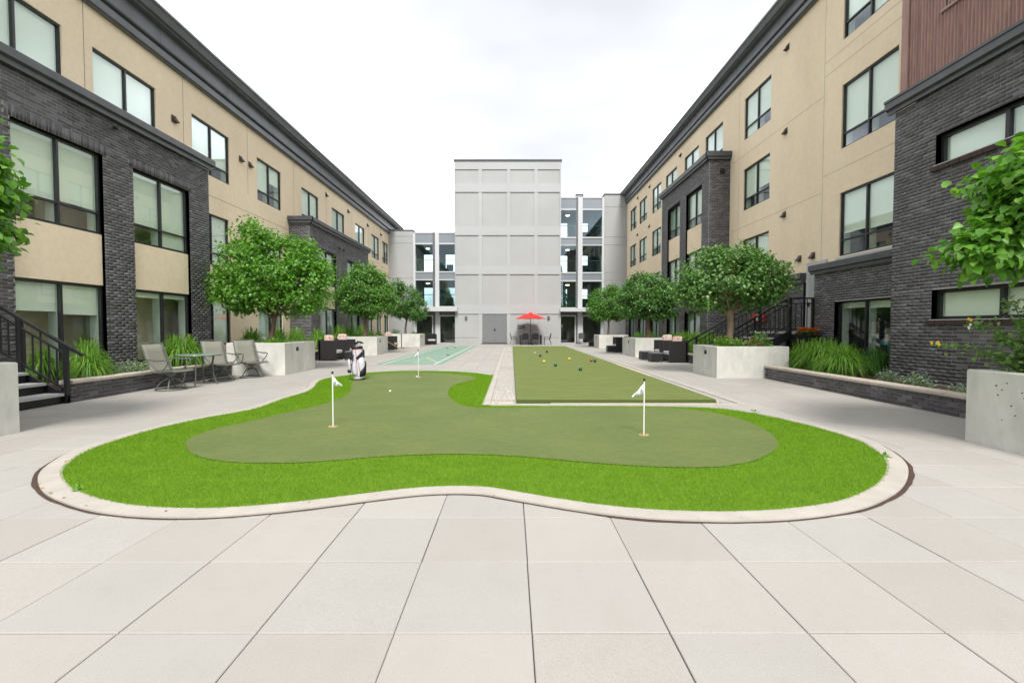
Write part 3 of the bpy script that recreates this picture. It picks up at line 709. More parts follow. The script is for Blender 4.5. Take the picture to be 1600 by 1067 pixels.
PB9 = fac('B', 9.78)
sheet(MB(), PB9, RN, RX, 0, 5.87).build('block_return', M['mortar'], bk, False)
lay_bricks(PB9, brick_field(None, RN, RX, .28, 5.87), nb)
PC = fac('R', 8.28)
def corrugated(P, u0, u1, v0, v1, parent, cut=None):
    """one sheet of ribbed metal"""
    n = int((u1 - u0) / .017); vs = []; fs = []
    sp = [(v0, v1)]
    for i in range(n + 1):
        u = u0 + (u1 - u0) * i / n; ph = (i % 4); w = (.0, .004, .032, .026)[ph]
        vs += [P(u, v0, w), P(u, v1, w)]
    fs = [(2*i, 2*i+1, 2*i+3, 2*i+2) for i in range(n)]
    return MB().raw(vs, fs).build('corrugated_sheet', M['copper'], parent, False)
u = 9.73
mb = MB(); fbox(mb, PC, 9.62, 9.78, 6.16, 12.2, -.06, .05); mb.build('corner_trim', M['copper'], bk)
k = 0
while u > 3.4:
    a = u - .87
    if k == 0:
        corrugated(PC, u - .33, u - .12, 6.16, 12.2, bk); u -= .33; k += 1; continue
    if 7.0 < u - .43 < 8.95:
        corrugated(PC, a, u - .012, 6.16, 7.42, bk); corrugated(PC, a, u - .012, 9.1, 12.2, bk)
    else: corrugated(PC, a, u - .012, 6.16, 12.2, bk)
    u -= .87; k += 1
sheet(MB(), fac('R', 8.34), 3.2, 9.75, 6.1, 12.2, [(7.0, 8.9, 7.42, 9.1)], .12).build('backing_wall', M['copper'], bk, False)
window(PC, bk, 6.9, 8.85, 7.42, 9.1, .0, 1, None, [7.45])
mb = MB(); fbox(mb, PC, 6.85, 8.9, 7.36, 7.415, -.05, .06); mb.build('sill', M['copper'], bk)
mb = MB(); fbox(mb, PC, 3.2, 9.8, 12.2, 12.35, -1.25, .12); mb.build('parapet_cap', M['trim'], bk)
mb = MB(); fbox(mb, fac('B', 9.76), 8.3, 9.5, 6.1, 12.2, -.02, 0); mb.build('end_wall', M['copper'], bk)
mb = MB()
fbox(mb, PRN, 3.2, 9.75, -.05, .05, -1.25, -.3); fbox(mb, PRN, 3.2, 9.75, 3.1, 3.2, -1.3, -.3); fbox(mb, PRN, 3.2, 9.75, 5.8, 5.87, -1.3, -.01); fbox(mb, PRN, 3.2, 9.75, 0, 12, -1.32, -1.25); fbox(mb, PRN, 3.2, 3.28, 0, 12.2, -1.3, -.01)
mb.build('interior', M['inner'], bk)

# ------------------------------------------------------------------ tower
TY = 36.9; PT = fac('F', TY)
tw = thing('stair_tower', (0,0,0), 'tall pale grey panelled tower with a double steel door at the end of the court', 'building')
XL, XR = -4.56, 4.00
fbox(MB(), PT, XL + .02, XR - .02, 0, 14.6, -6.5, -.09).build('core', M['greyA'], tw)
colsT = [(XL + .05, -2.65), (-2.35, -.36), (-.10, 1.84), (2.12, XR - .12)]
rowsT = [(12.88, 14.00), (9.46, 12.20), (6.28, 8.76), (3.16, 5.63)]
for c, d in rowsT:
    for a, b in colsT: fbox(MB(), PT, a + .004, b - .004, c + .004, d - .004, -.086, -.062).build('panel', M['greyA'], tw)
for a, b in (colsT[0], colsT[2], colsT[3]): fbox(MB(), PT, a + .004, b - .004, .53, 2.43, -.086, -.05).build('panel', M['greyA'], tw)
for c, d, w in ((14.00, 14.66, .004), (12.20, 12.88, .008), (8.76, 9.46, .008), (5.63, 6.28, .008), (2.44, 3.16, .008)):
    mb = MB(); fbox(mb, PT, XL, XR, c, d, -.088, w); mb.build('trim_band', M['greyC'], tw)
for c, d in rowsT + [(.5, 2.44)]:
    for a, b in ((XL, XL + .05), (-2.65, -2.35), (-.36, -.10), (1.84, 2.12), (XR - .12, XR)):
        fbox(MB(), PT, a, b, c + .001, d - .001, -.087, -.004).build('trim_post', M['greyC'], tw)
for a, b in ((XL, -2.36), (-.35, XR)): fbox(MB(), PT, a, b, 0, .5, -.088, .01).build('plinth', M['greyA'], tw)
mb = MB(); fbox(mb, PT, XL - .06, XR + .06, 14.66, 14.78, -6.6, .07); mb.build('parapet_cap', M['trim'], tw)
d = fbox(MB(), PT, -2.35, -.36, .06, 2.42, -.088, -.06).build('double_door', M['greydoor'], tw)
for a, b in ((-2.33, -1.365), (-1.345, -.38)):
    lf = fbox(MB(), PT, a, b, .09, 2.39, -.059, -.035).build('door_leaf', M['greydoor'], d)
mb = MB(); fbox(mb, PT, -1.42, -1.29, 1.10, 1.22, -.034, .0); mb.build('handle', M['dark'], d)
fbox(MB(), PT, -2.42, -.30, 0, .055, -.08, .12).build('threshold', M['dark'], tw)
for x in (-3.66, 3.02):
    l = MB(); fbox(l, PT, x - .10, x + .10, 2.04, 2.26, -.05, .10); l = l.build('wall_lamp', M['fascia'], tw)
    fbox(MB(), PT, x - .06, x + .06, 2.02, 2.039, -.02, .08).build('lamp_lens', M['white'], l)
lv = MB(); fbox(lv, PT, .48, 1.10, 1.18, 1.64, -.05, -.03); lv = lv.build('louvre_vent', M['fascia'], tw)
for i in range(5): fbox(MB(), PT, .50, 1.08, 1.20 + i*.085, 1.24 + i*.085, -.029, .015).build('slat', M['vent'] if i % 2 else M['greyB'], lv)

# ------------------------------------------------------------------ glazed links left and right of the tower
LY = 37.6; PK = fac('F', LY)
lampm = mat('ceiling_lamp', (.9,.8,.6), .5); lampm.node_tree.nodes['Principled BSDF'].inputs['Emission Color'].default_value = (1,.86,.6,1)
lampm.node_tree.nodes['Principled BSDF'].inputs['Emission Strength'].default_value = 2.2
def link_block(label, xs_panel, post, g1, colm, g2, rows, cap, top, topp, canopy, right):
    t = thing('glazed_link', (0,0,0), label, 'building')
    a, b = xs_panel; z = 0
    zs = [0, 2.85] + rows['joints'] + [topp]
    fbox(MB(), PK, min(a,b), max(a,b), 0, topp - .02, -3.2, -.03).build('side_wall', M['greyA'], t)
    for c, d in zip(zs, zs[1:]): fbox(MB(), PK, min(a,b) + .004, max(a,b) - .004, c + .012, d - .012, -.029, .0).build('panel', M['greyA'], t)
    fbox(MB(), PK, min(a,b) - .03, max(a,b) + .03, topp, topp + .08, -3.3, .05).build('parapet_cap', M['trim'], t)
    gs = [g1, g2]
    for (c, d) in rows['span']:
        for q in gs: fbox(MB(), PK, q[0], q[1], c, d, -.05, -.01).build('spandrel_panel', M['spandrel'], t)
    for (c, d) in rows['glass']:
        for q in gs: fbox(MB(), PK, q[0], q[1], c, d, -.03, -.024).build('pane', M['linkglass'], t, False)
    mb = MB()
    for zz, zz1 in rows['rails']:
        for q in gs: fbox(mb, PK, q[0], q[1], zz, zz1, -.06, .04)
    mb.build('mullion', M['white'], t)
    for (c, d) in (post, colm):
        f = fbox(MB(), PK, c, d, 0, top, -.35, .06).build('column', M['white'] , t)
    fbox(MB(), PK, colm[0] - (.16 if right else .21), colm[0] - .002, 0, top - .01, -.35, .0).build('column_side', M['fascia'], t)
    lo, hi = min(g1[0], g2[0]), max(g1[1], g2[1])
    fbox(MB(), PK, lo, hi, top, top + .06, -3.3, .05).build('parapet_cap', M['white'], t)
    # entrance level: canopy, dark soffit zone, glazed doors
    fbox(MB(), PK, lo - .1, hi + .25, canopy[0], canopy[1], .061, 1.1).build('canopy', M['greyB'], t)
    fbox(MB(), PK, lo, hi, 2.36, canopy[0] + .3, -.06, -.02).build('transom_panel', M['fascia'], t)
    for q in gs:
        mb = MB(); fbox(mb, PK, q[0], q[1], 2.26, 2.35, -.06, .03); fbox(mb, PK, q[0], q[1], 0, .08, -.06, .03)
        fbox(mb, PK, q[0], q[0] + .07, .08, 2.26, -.06, .03); fbox(mb, PK, q[1] - .07, q[1], .08, 2.26, -.06, .03)
        d = mb.build('glazed_door', M['white'], t)
        fbox(MB(), PK, q[0] + .07, q[1] - .07, .08, 2.26, -.02, -.014).build('pane', M['glass'], d, False)
        fbox(MB(), PK, q[0] + .10, q[0] + .13, .9, 1.3, .032, .08).build('handle', M['dark'], d)
    # floors, side walls and rear wall with its own windows
    mb = MB()
    for zf in rows['floors']: fbox(mb, PK, lo - .02, hi + .02, zf - .2, zf + .12, -3.1, -.065)
    fbox(mb, PK, (hi if right else lo - .1), (hi + .1 if right else lo), 0, top, -3.1, -.4)
    mb.build('floor_slab', M['inner'], t)
    ops = [(q[0] + .1, q[0] + .95, c + .1, d - .35) for (c, d) in rows['glass'] for q in gs]
    PKr = fac('F', LY + 3.1)
    sheet(MB(), PKr, lo, hi, 0, top, ops, .12).build('rear_wall', M['inner'], t, False)
    sheet(MB(), fac('F', LY + 3.23), lo, hi, 0, top, ops, .0).build('rear_wall', M['greyB'], t, False)
    mb = MB()
    for (c, d) in rows['glass']:
        fbox(mb, PK, lo, hi, c + .95, c + 1.0, -.35, -.31)
    mb.build('handrail', M['fascia'], t)
    for (c, d) in rows['glass']:
        for q in gs[:1]:
            MB().lathe([(.17,-.06),(.17,0)], (sum(q)/2 + .1, LY + 1.2, d - .12), 14).build('ceiling_lamp', lampm, t)
    mb = MB()
    for (c, d) in rows['glass']:
        for q in gs[1:]: mb.box(q[0] + .3, q[0] + .9, LY + 1.6, LY + 2.2, c - .02, c + .45); mb.box(q[0] + .3, q[0] + .9, LY + 2.1, LY + 2.25, c + .45, c + .85)
    mb.build('lounge_seat', M['wicker'], t)
    return t
link_block('four storey glazed link between the grey tower and the right wing', (7.62, 9.5), (7.44, 7.61), (4.02, 5.31), (5.47, 5.84), (5.84, 7.44),
    dict(joints=[5.22, 5.85, 8.1, 8.75, 11.2], span=[(11.05, 11.89), (8.12, 8.65), (5.22, 5.77)], glass=[(8.76, 10.94), (5.88, 8.05), (2.99, 5.09)],
         rails=[(11.89, 11.95), (10.94, 11.05), (8.65, 8.76), (8.05, 8.12), (5.77, 5.88), (5.12, 5.22), (2.92, 2.99)], floors=[2.75, 5.5, 8.4, 11.45]), 11.9, 11.95, 12.2, (2.62, 2.90), True)
link_block('three storey glazed link between the grey tower and the left wing', (-10.08, -8.06), (-8.06, -7.88), (-7.88, -6.47), (-6.26, -5.94), (-5.94, -4.58),
    dict(joints=[3.4, 4.6, 5.4, 8.25, 8.8], span=[(8.26, 9.03), (5.30, 5.85)], glass=[(5.95, 8.15), (3.09, 5.22)],
         rails=[(9.03, 9.09), (8.15, 8.26), (5.85, 5.95), (5.22, 5.30), (3.02, 3.09)], floors=[2.75, 5.55, 8.6]), 9.1, 9.09, 9.28, (2.64, 3.0), False)
mb = MB(); mb.box(5.35, 5.85, LY + .1, LY + .3, 12.2, 12.26); mb.box(5.3, 5.34, LY + .1, LY + .3, 12.0, 12.26); mb.box(5.86, 5.9, LY + .1, LY + .3, 12.0, 12.26); mb.box(5.35, 5.85, LY + .1, LY + .3, 12.06, 12.1)
tag(mb.build('roof_bracket', M['dark']), 'small dark bracket standing on the roof edge of the right glazed link', 'bracket')

# ------------------------------------------------------------------ bowls court, gravel strips, shuffleboard
CX0, CX1, CY0, CY1 = .09, 3.60, 7.97, 30.7
bc = MB().cbox(CX0, CX1, CY0, CY1, .0, .088, .006).build('bowls_court', M['court']); struct(bc)
MB().box(CX0 + .001, CX1 - .001, CY0 - .006, CY0 - .001, .002, .080).build('front_face', M['courtside'], bc)
gs = MB().box(-.37, CX0 - .002, 7.93, 31.0, -.05, -.008).build('gravel_strip', M['gravelbase']); struct(gs)
gs2 = MB().box(CX1 + .002, 3.99, 7.93, 31.0, -.05, -.02).build('gravel_strip', M['gravelbase']); struct(gs2)
def pebbles(n, x0, x1, y0, y1, z, s0, s1, name):
    ox = np.array([(1,0,0),(0,1,0),(-1,0,0),(0,-1,0),(.2,.1,1),(-.1,.1,-1.)]); F0 = np.array([(0,1,4),(1,2,4),(2,3,4),(3,0,4),(1,0,5),(2,1,5),(3,2,5),(0,3,5)])
    p = np.stack([NR.uniform(x0, x1, n), y0 + (y1 - y0) * NR.random(n)**1.7, np.full(n, z)], 1); s = NR.uniform(s0, s1, (n, 1, 1)); a = NR.uniform(0, 6.28, n)
    T = ox[None] * s * np.stack([NR.uniform(.7, 1.3, n), NR.uniform(.6, 1.1, n), NR.uniform(.3, .6, n)], 1)[:, None, :]
    c, q = np.cos(a)[:, None], np.sin(a)[:, None]
    V = np.stack([T[..., 0]*c - T[..., 1]*q, T[..., 0]*q + T[..., 1]*c, T[..., 2]], -1) + p[:, None, :]
    me = npmesh(name, V.reshape(-1, 3), (np.arange(n)[:, None, None]*6 + F0[None]).reshape(-1, 3), M['gravel'])
    return me
stuff(tag(link('gravel', pebbles(3800, -.36, .07, 7.95, 30.9, -.004, .006, .024, 'gravel')), 'loose tan and cream gravel in the strip left of the bowls court', 'gravel'))
stuff(tag(link('gravel', pebbles(2600, 3.62, 3.97, 7.95, 30.9, -.016, .005, .018, 'gravel')), 'fine tan gravel in the narrow strip right of the bowls court', 'gravel'))
mb = MB()
for y in (8.3, 15.1, 24.5): mb.box(-.36, .085, y, y + (.5 if y > 9 else .12), -.03, .012)
struct(mb.build('stepping_slab', M['slab']))
mb = MB(); mb.box(-.51, -.372, 7.80, 31.0, -.05, .016); mb.box(-.51, 4.12, 7.80, 7.925, -.05, .018); mb.box(3.99, 4.12, 7.926, 31.0, -.05, .016); mb.box(-.37, 3.99, 31.001, 31.12, -.05, .016)
struct(mb.build('kerb', M['kerb']))
mb = MB(); mb.box(CX1 + .03, CX1 + .07, 8.0, 30.9, -.03, .045); mb.box(CX0 + .6, CX1, 7.93, 7.962, -.02, .022); mb.box(CX1 + .12, CX1 + .30, 12.6, 16.6, -.02, .012)
tag(mb.build('edge_board', M['board']), 'pale timber edging board along the right side of the bowls court', 'edging')
sx0, sx1, sy0, sy1 = -4.95, -2.52, 16.45, 33.2
sb = MB().box(sx0, sx1, sy0, sy1, .001, .005).build('shuffleboard_court', M['shuf']); struct(sb)
mb = MB()
def flat(a, b, w=.035, z=.009):
    a = Vector((*a, z)); b = Vector((*b, z)); t = (b - a).normalized(); n = Vector((-t.y, t.x, 0)) * w / 2
    mb.raw([a - n, b - n, b + n, a + n], [(0,1,2,3)])
xa, xb, xm = sx0 + .28, sx1 - .28, (sx0 + sx1) / 2
flat((xa, sy0), (xa, sy1), .045); flat((xb, sy0), (xb, sy1), .045)
for y0, sg in ((sy0 + .3, 1), (sy1 - .3, -1)):
    mb2z = .0092
    flat((xa, y0 + sg*.5), (xb, y0 + sg*.5), .03, .0092)
    flat((xa, y0 + sg*.5), (xm, y0 + sg*3.4), .03, .0095); flat((xb, y0 + sg*.5), (xm, y0 + sg*3.4), .03, .0098)
    flat((xa + .3, y0 + sg*1.35), (xb - .3, y0 + sg*1.35), .025, .0101); flat((xa + .6, y0 + sg*2.25), (xb - .6, y0 + sg*2.25), .025, .0104)
    flat((xm, y0 + sg*.5), (xm, y0 + sg*2.25), .025, .0107); flat((xa, y0 + sg*4.6), (xb, y0 + sg*4.6), .03, .011)
mb.build('court_line', M['line'], sb)
def disc(x, y, m, lab):
    o = MB().lathe([(.0,0),(.075,0),(.078,.012),(.07,.022),(0,.022)], (0,0,0), 16).build('shuffleboard_disc', M[m]); o.location = (x, y, .012); tag(o, lab, 'disc', 'shuffleboard discs')
disc(*gp(668.5, 560.5), 'yellow', 'yellow shuffleboard disc near the scoring triangle, nearest disc to the putting green')
disc(*gp(700, 555), 'dark', 'black shuffleboard disc in the middle of the green court')
disc(*gp(699, 544.5), 'dark', 'black shuffleboard disc at the far left end of the green court')
disc(*gp(711, 543.5), 'dark', 'black shuffleboard disc furthest away on the green court')
# long yellow cue leaning on the second left planter
cu = thing('shuffleboard_cue', (0,0,0), 'long yellow shuffleboard cue leaning against the middle left concrete planter', 'cue')
MB().tube([(-7.22, 24.3, .96), (-6.86, 27.9, .05)], .021, 8).build('shaft', M['yellow'], cu)
mb = MB(); mb.tube([(-6.86, 27.9, .06), (-6.95, 28.15, .03)], .012, 6); mb.tube([(-6.86, 27.9, .06), (-6.74, 28.13, .03)], .012, 6); mb.build('fork', M['yellow'], cu)

# ------------------------------------------------------------------ turf blades
def in_turf(n):
    t = np.array(turf); x = NR.uniform(t[:,0].min(), t[:,0].max(), n); y = NR.uniform(t[:,1].min(), t[:,1].max(), n)
    k = inside(x, y, offset(turf, SG * .006)) & ~inside(x, y, offset(green, -SG*.002)); return x[k], y[k]
x, y = in_turf(1500000)
keep = NR.random(len(x)) < np.clip(4.6 / y, .22, 1.0); x = x[keep][:330000]; y = y[keep][:330000]
n = len(x); h = NR.uniform(.014, .030, n); a = NR.uniform(0, 6.283, n); lean = NR.normal(0, .011, (n, 2)); lean[:, 1] -= .003
wd = np.clip(.0011 * y / 3, .0016, .0042)
base = np.stack([x, y, np.full(n, .010)], 1); dx = np.stack([np.cos(a)*wd, np.sin(a)*wd, np.zeros(n)], 1)
tip = base + np.stack([lean[:,0], lean[:,1], h], 1)
V = np.stack([base - dx, base + dx, tip], 1).reshape(-1, 3)
me = npmesh('turf_blades', V, np.arange(3*n).reshape(-1, 3), M['blade'])
stuff(tag(link('turf_blades', me), 'bright green artificial grass blades around the putting green', 'grass'))

# ------------------------------------------------------------------ planters
def soilbox(parent, x0, x1, y0, y1, z): MB().box(x0, x1, y0, y1, z - .3, z).build('soil', M['soil'], parent)
def planter(x0, x1, y0, y1, h, lab, light=None, holes=None):
    t = thing('concrete_planter', ((x0+x1)/2, (y0+y1)/2, 0), lab, 'planter', 'concrete tree planters beside the court')
    ox, oy = t.location.x, t.location.y; w = .13; X0, X1, Y0, Y1 = x0-ox, x1-ox, y0-oy, y1-oy; c = .012
    def ring(d, z): return [(X0+d, Y0+d, z), (X1-d, Y0+d, z), (X1-d, Y1-d, z), (X0+d, Y1-d, z)]
    vs = ring(0, 0) + ring(0, h - c) + ring(c, h) + ring(w, h) + ring(w, h - .25)
    fs = [(a*4+i, a*4+(i+1) % 4, (a+1)*4+(i+1) % 4, (a+1)*4+i) for a in range(4) for i in range(4)]
    MB().raw(vs, fs).build('shell', M['concrete'], t, False)
    MB().box(X0+w+.001, X1-w-.001, Y0+w+.001, Y1-w-.001, h-.4, h-.07).build('soil', M['soil'], t)
    if light:
        s, yy, zz = light; xs = X1 if s > 0 else X0
        l = MB().box(xs, xs + s*.008, yy-oy-.07, yy-oy+.07, zz-.055, zz+.055).build('step_light', M['reveal'], t)
        MB().box(xs + s*.008, xs + s*.014, yy-oy-.055, yy-oy+.055, zz+.005, zz+.04).build('lens', M['vent'], l)
    if holes:
        for xx, yy, zz, r in holes:
            MB().lathe([(r, -.004), (r, .004)], (0,0,0), 8).build('air_hole', M['reveal'], t).matrix_local = Matrix.Translation((xx-ox, yy-oy, zz)) @ Matrix.Rotation(R(90), 4, 'Y')
    return t
planter(-8.1, -6.34, 3.85, 5.84, .905, 'concrete planter nearest on the left edge, in front of the left stairs')
planter(-8.05, -6.40, 12.85, 14.82, .91, 'concrete planter behind the three sling chairs, left side', (1, 13.6, .71))
planter(-8.45, -6.52, 22.07, 24.0, .90, 'middle concrete planter on the left, behind the golf bag', (1, 22.6, .68))
planter(-8.8, -6.35, 31.6, 33.4, .90, 'farthest concrete planter on the left, before the grey link', (1, 32.2, .7))
pr0 = planter(5.42, 7.3, 3.4, 5.39, .855, 'concrete planter nearest on the right edge, with small round air holes and a rose', None,
        [(5.418, 5.06, .70, .008), (5.418, 5.0, .66, .006), (5.418, 4.95, .74, .006), (5.418, 5.04, .60, .007), (5.418, 4.9, .50, .007), (5.418, 4.8, .655, .006), (5.418, 4.78, .60, .005), (5.418, 4.86, .40, .006), (5.418, 4.99, .33, .005)])
planter(5.45, 7.36, 12.04, 13.62, .84, 'concrete planter in front of the black stairs on the right, full of flowers', (-1, 12.75, .66))
planter(5.62, 7.47, 20.6, 23.0, .87, 'middle concrete planter on the right, beside the two wicker armchairs', (-1, 21.8, .66))
planter(5.63, 7.5, 29.2, 31.0, .87, 'farthest concrete planter on the right, near the glass doors', (-1, 30.2, .66))
# planting beds and their low brick walls
struct(MB().box(-10.07, -8.02, 8.3, 36.8, -.2, .30).build('planting_bed', M['soil']))
struct(MB().box(6.90, 9.45, 3.3, 36.8, -.2, .24).build('planting_bed', M['soil']))
def low_wall(kind, p, y0, y1, z, lab, indiv, coph=.062):
    t = thing('low_wall', (0,0,0), lab, 'garden wall', 'low brick walls of the planting beds')
    P = fac(kind, p)
    w = fbox(MB(), P, y0, y1, -.02, z - coph, -.2, 0).build('wall_core', M['mortar'], t)
    n = 4; global BH
    lay_bricks(P, brick_field(P, y0, y1, .006, z - coph, [], False), t, indiv, .010)
    k = max(1, round((y1 - y0) / .9)); d = (y1 - y0) / k
    prof = [(-.22, z - coph), (.035, z - coph), (.045, z - coph + .012), (.045, z - .012), (.035, z), (-.22, z)]
    for i in range(k):
        a, b = y0 + i*d + .003, y0 + (i+1)*d - .003
        MB().extrude(prof, lambda q: P(a, q[1], q[0]), lambda q: P(b, q[1], q[0])).build('coping_stone', M['stone'], t)
    return t
def near_face(x0, x1, y, z, t):
    P = fac('F', y); lay_bricks(P, brick_field(P, x0, x1, .006, z - .062, [], False), t)
l = low_wall('L', -7.92, 8.16, 12.84, .395, 'low dark brick wall with stone coping beside the left stairs, behind the chairs', 300)
near_face(-8.1, -7.92, 8.16, .395, l)
low_wall('L', -7.95, 14.84, 22.06, .40, 'low dark brick wall between the first and middle planters on the left', 0)
low_wall('L', -8.2, 24.02, 31.58, .40, 'low dark brick wall between the middle and farthest planters on the left', 0)
low_wall('R', 6.74, 5.41, 12.02, .345, 'low dark brick wall with stone coping in front of the tall grass, right side', 300)
low_wall('R', 6.78, 13.64, 20.58, .36, 'low dark brick wall behind the two wicker armchairs on the right', 0)
low_wall('R', 6.9, 23.02, 29.18, .36, 'low dark brick wall between the middle and farthest planters on the right', 0)

# ------------------------------------------------------------------ trees
LT = np.array([(0,0,0),(-.40,.32,.07),(.40,.32,.07),(0,.42,-.02),(0,1,-.14)]); LFc = np.array([(0,3,1),(0,2,3),(1,3,4),(3,2,4)])
LT2 = np.array([(0,.0,0),(-.26,-.10,.05),(-.47,.20,.10),(-.36,.60,.04),(0,1.02,-.26),(.36,.60,.04),(.47,.20,.10),(.26,-.10,.05),(0,.28,-.05),(0,.64,-.10)])
LF2 = np.array([(0,8,1),(1,8,2),(2,8,9),(2,9,3),(3,9,4),(0,7,8),(7,6,8),(6,9,8),(6,5,9),(5,4,9)])
def leaves(P0, D, Nn, size, LT=LT):
    """leaf geometry from base points, tip directions and normals"""
    D = D / np.linalg.norm(D, axis=1, keepdims=True); Nn = Nn - (Nn * D).sum(1, keepdims=True) * D; Nn = Nn / (np.linalg.norm(Nn, axis=1, keepdims=True) + 1e-9)
    X = np.cross(D, Nn); T = LT[None] * size[:, None, None]
    return P0[:, None, :] + T[..., 0:1]*X[:, None, :] + T[..., 1:2]*D[:, None, :] + T[..., 2:3]*Nn[:, None, :]
def tree(label, base, trunk, lobes, nclump, per, lsize, leaf, bark, seed, indiv=0, limbs=7, shoots=6, group='round headed courtyard trees in concrete planters', spread=.13, gap=0.0, big=False):
    LTx, LFx = (LT2, LF2) if big else (LT, LFc)
    rg = np.random.default_rng(seed); rr = random.Random(seed)
    t = thing('courtyard_tree', base, label, 'tree', group)
    hx, hy, th, r0, r1 = trunk
    pts = []; rs = []
    for i in range(9):
        q = i / 8; pts.append((hx*q + .018*math.sin(q*7 + seed), hy*q + .015*math.cos(q*6 + seed), th*q)); rs.append(r0*(1-q) + r1*q + (.35*r0 if i == 0 else 0))
    MB().tube(pts, rs, 10).build('trunk', M[bark], t)
    L0 = np.array(lobes, float)
    mb = MB()
    for i in range(limbs * 3):
        lb = lobes[i % len(lobes)]; an = rr.uniform(0, 6.28); el = rr.uniform(-.2, 1.1); q = .8
        e = Vector((lb[0] + lb[3]*q*math.cos(an)*math.cos(el), lb[1] + lb[4]*q*math.sin(an)*math.cos(el), lb[2] + lb[5]*q*math.sin(el)))
        s = Vector(pts[-1]) - Vector((0,0,rr.uniform(0, .35))) if i < limbs * 2 else Vector(pts[-1]) + (e - Vector(pts[-1]))*.3
        c1 = s.lerp(e, .35) + Vector((rr.uniform(-.1,.1), rr.uniform(-.1,.1), rr.uniform(-.15,.1))); c2 = s.lerp(e, .7) + Vector((rr.uniform(-.1,.1), rr.uniform(-.1,.1), rr.uniform(-.05,.15)))
        k = r1 * rr.uniform(.3, .6); mb.tube([s, c1, c2, e], [k, k*.7, k*.4, k*.15], 5, False)
    mb.build('limbs', M[bark], t)
    w = L0[:,3]*L0[:,5]; w = w / w.sum(); C = []; Nrm = []
    while len(C) < nclump:
        i = rg.choice(len(L0), p=w); d = rg.normal(size=3); d /= np.linalg.norm(d); f = rg.uniform(.80, 1.03) if rg.random() > .22 else rg.uniform(.35, .8)
        c = L0[i,:3] + d * L0[i,3:6] * f
        q = (((c - L0[:,:3]) / L0[:,3:6])**2).sum(1)
        if f > .8 and (q < .5).any(): continue
        if gap and rg.random() < gap and math.sin(c[0]*5 + seed)*math.sin(c[2]*6)*math.sin(c[1]*5+1) > .15: continue
        C.append(c); Nrm.append(d)
    C = np.repeat(np.array(C), per, 0); Dn = np.repeat(np.array(Nrm), per, 0); n = len(C)
    P0 = C + rg.normal(0, spread, (n, 3)) * np.array([1, 1, .8])
    D = Dn*.55 + rg.normal(0, .55, (n, 3)) + np.array([0, 0, -.45]); Nn = Dn*.8 + np.array([0, 0, .95]) + rg.normal(0, .45, (n, 3)); sz = rg.uniform(.65, 1.15, n) * lsize
    # shoots that stand out of the crown
    for k in range(shoots):
        i = rg.integers(0, len(C)); c = C[i]; d = Dn[i]*.7 + np.array([0, 0, rg.uniform(.2, 1.0)]) if Dn[i,2] > -.2 else Dn[i]
        d = d / np.linalg.norm(d); m_ = 9; tt = np.linspace(.05, rg.uniform(.25, .5), m_)[:, None]
        P0 = np.concatenate([P0, c + d*tt + rg.normal(0, .012, (m_, 3))]); D = np.concatenate([D, rg.normal(0, .7, (m_, 3)) + d*.5 + np.array([0,0,-.2])])
        Nn = np.concatenate([Nn, rg.normal(0, .4, (m_, 3)) + np.array([0,0,1.])]); sz = np.concatenate([sz, rg.uniform(.6, 1., m_)*lsize])
    V = leaves(P0, D, Nn, sz, LTx); n = len(V)
    sel = np.zeros(n, bool)
    if indiv:
        w_ = np.array(base) + P0; px = 799 + 711*w_[:,0]/np.maximum(w_[:,1], .3); ok = (px > -20) & (px < 1620) & (w_[:,1] > .6)
        dist = np.linalg.norm(w_ - np.array([0, 0, 1.35]), axis=1) - sz*4; dist[~ok] = 1e9
        sel[np.argsort(dist)[:indiv]] = True
        lm = npmesh('leaf', LTx, LFx, M[leaf], True); D_ = D / np.linalg.norm(D, axis=1, keepdims=True); N_ = Nn - (Nn*D_).sum(1, keepdims=True)*D_; N_ /= np.linalg.norm(N_, axis=1, keepdims=True); X_ = np.cross(D_, N_)
        for i in np.nonzero(sel)[0]:
            o = link('leaf', lm, t); s = float(sz[i])
            o.matrix_local = Matrix(((X_[i,0]*s, D_[i,0]*s, N_[i,0]*s, P0[i,0]), (X_[i,1]*s, D_[i,1]*s, N_[i,1]*s, P0[i,1]), (X_[i,2]*s, D_[i,2]*s, N_[i,2]*s, P0[i,2]), (0,0,0,1)))
    V = V[~sel]; n = len(V)
    stuff(link('crown', npmesh('crown', V.reshape(-1, 3), (np.arange(n)[:, None, None]*len(LTx) + LFx[None]).reshape(-1, 3), M[leaf], big), t))
    return t
# lobes: centre x y z (from the trunk foot), radii
tree('bright green tree with a pointed top in the planter behind the sling chairs', (-7.33, 13.9, .83), (.1, 0, 1.05, .085, .065),
     [(-.1,0,2.25,1.35,1.15,1.0),(-.88,.1,1.75,.75,.8,.75),(.95,0,1.85,.85,.85,.85),(-.45,0,3.1,.55,.55,.72),(.45,.1,1.42,.9,.8,.42),(-.55,-.2,1.48,1.1,.7,.35),(1.3,.1,2.1,.45,.45,.5),(-1.12,.1,2.05,.5,.5,.5),(.75,.2,2.7,.6,.6,.5)], 560, 32, .108, 'leafC', 'bark', 3, shoots=30, gap=.45, limbs=10)
tree('round dense green tree in the middle left planter behind the golf bag', (-7.4, 23.0, .83), (.05, 0, 1.15, .10, .075),
     [(-.05,0,2.35,1.25,1.2,1.25),(.55,0,1.95,.95,.9,.9),(-.6,.1,1.95,.85,.85,.8),(.0,0,3.2,.6,.6,.55)], 440, 32, .11, 'leafA', 'bark', 5, shoots=18, gap=.35)
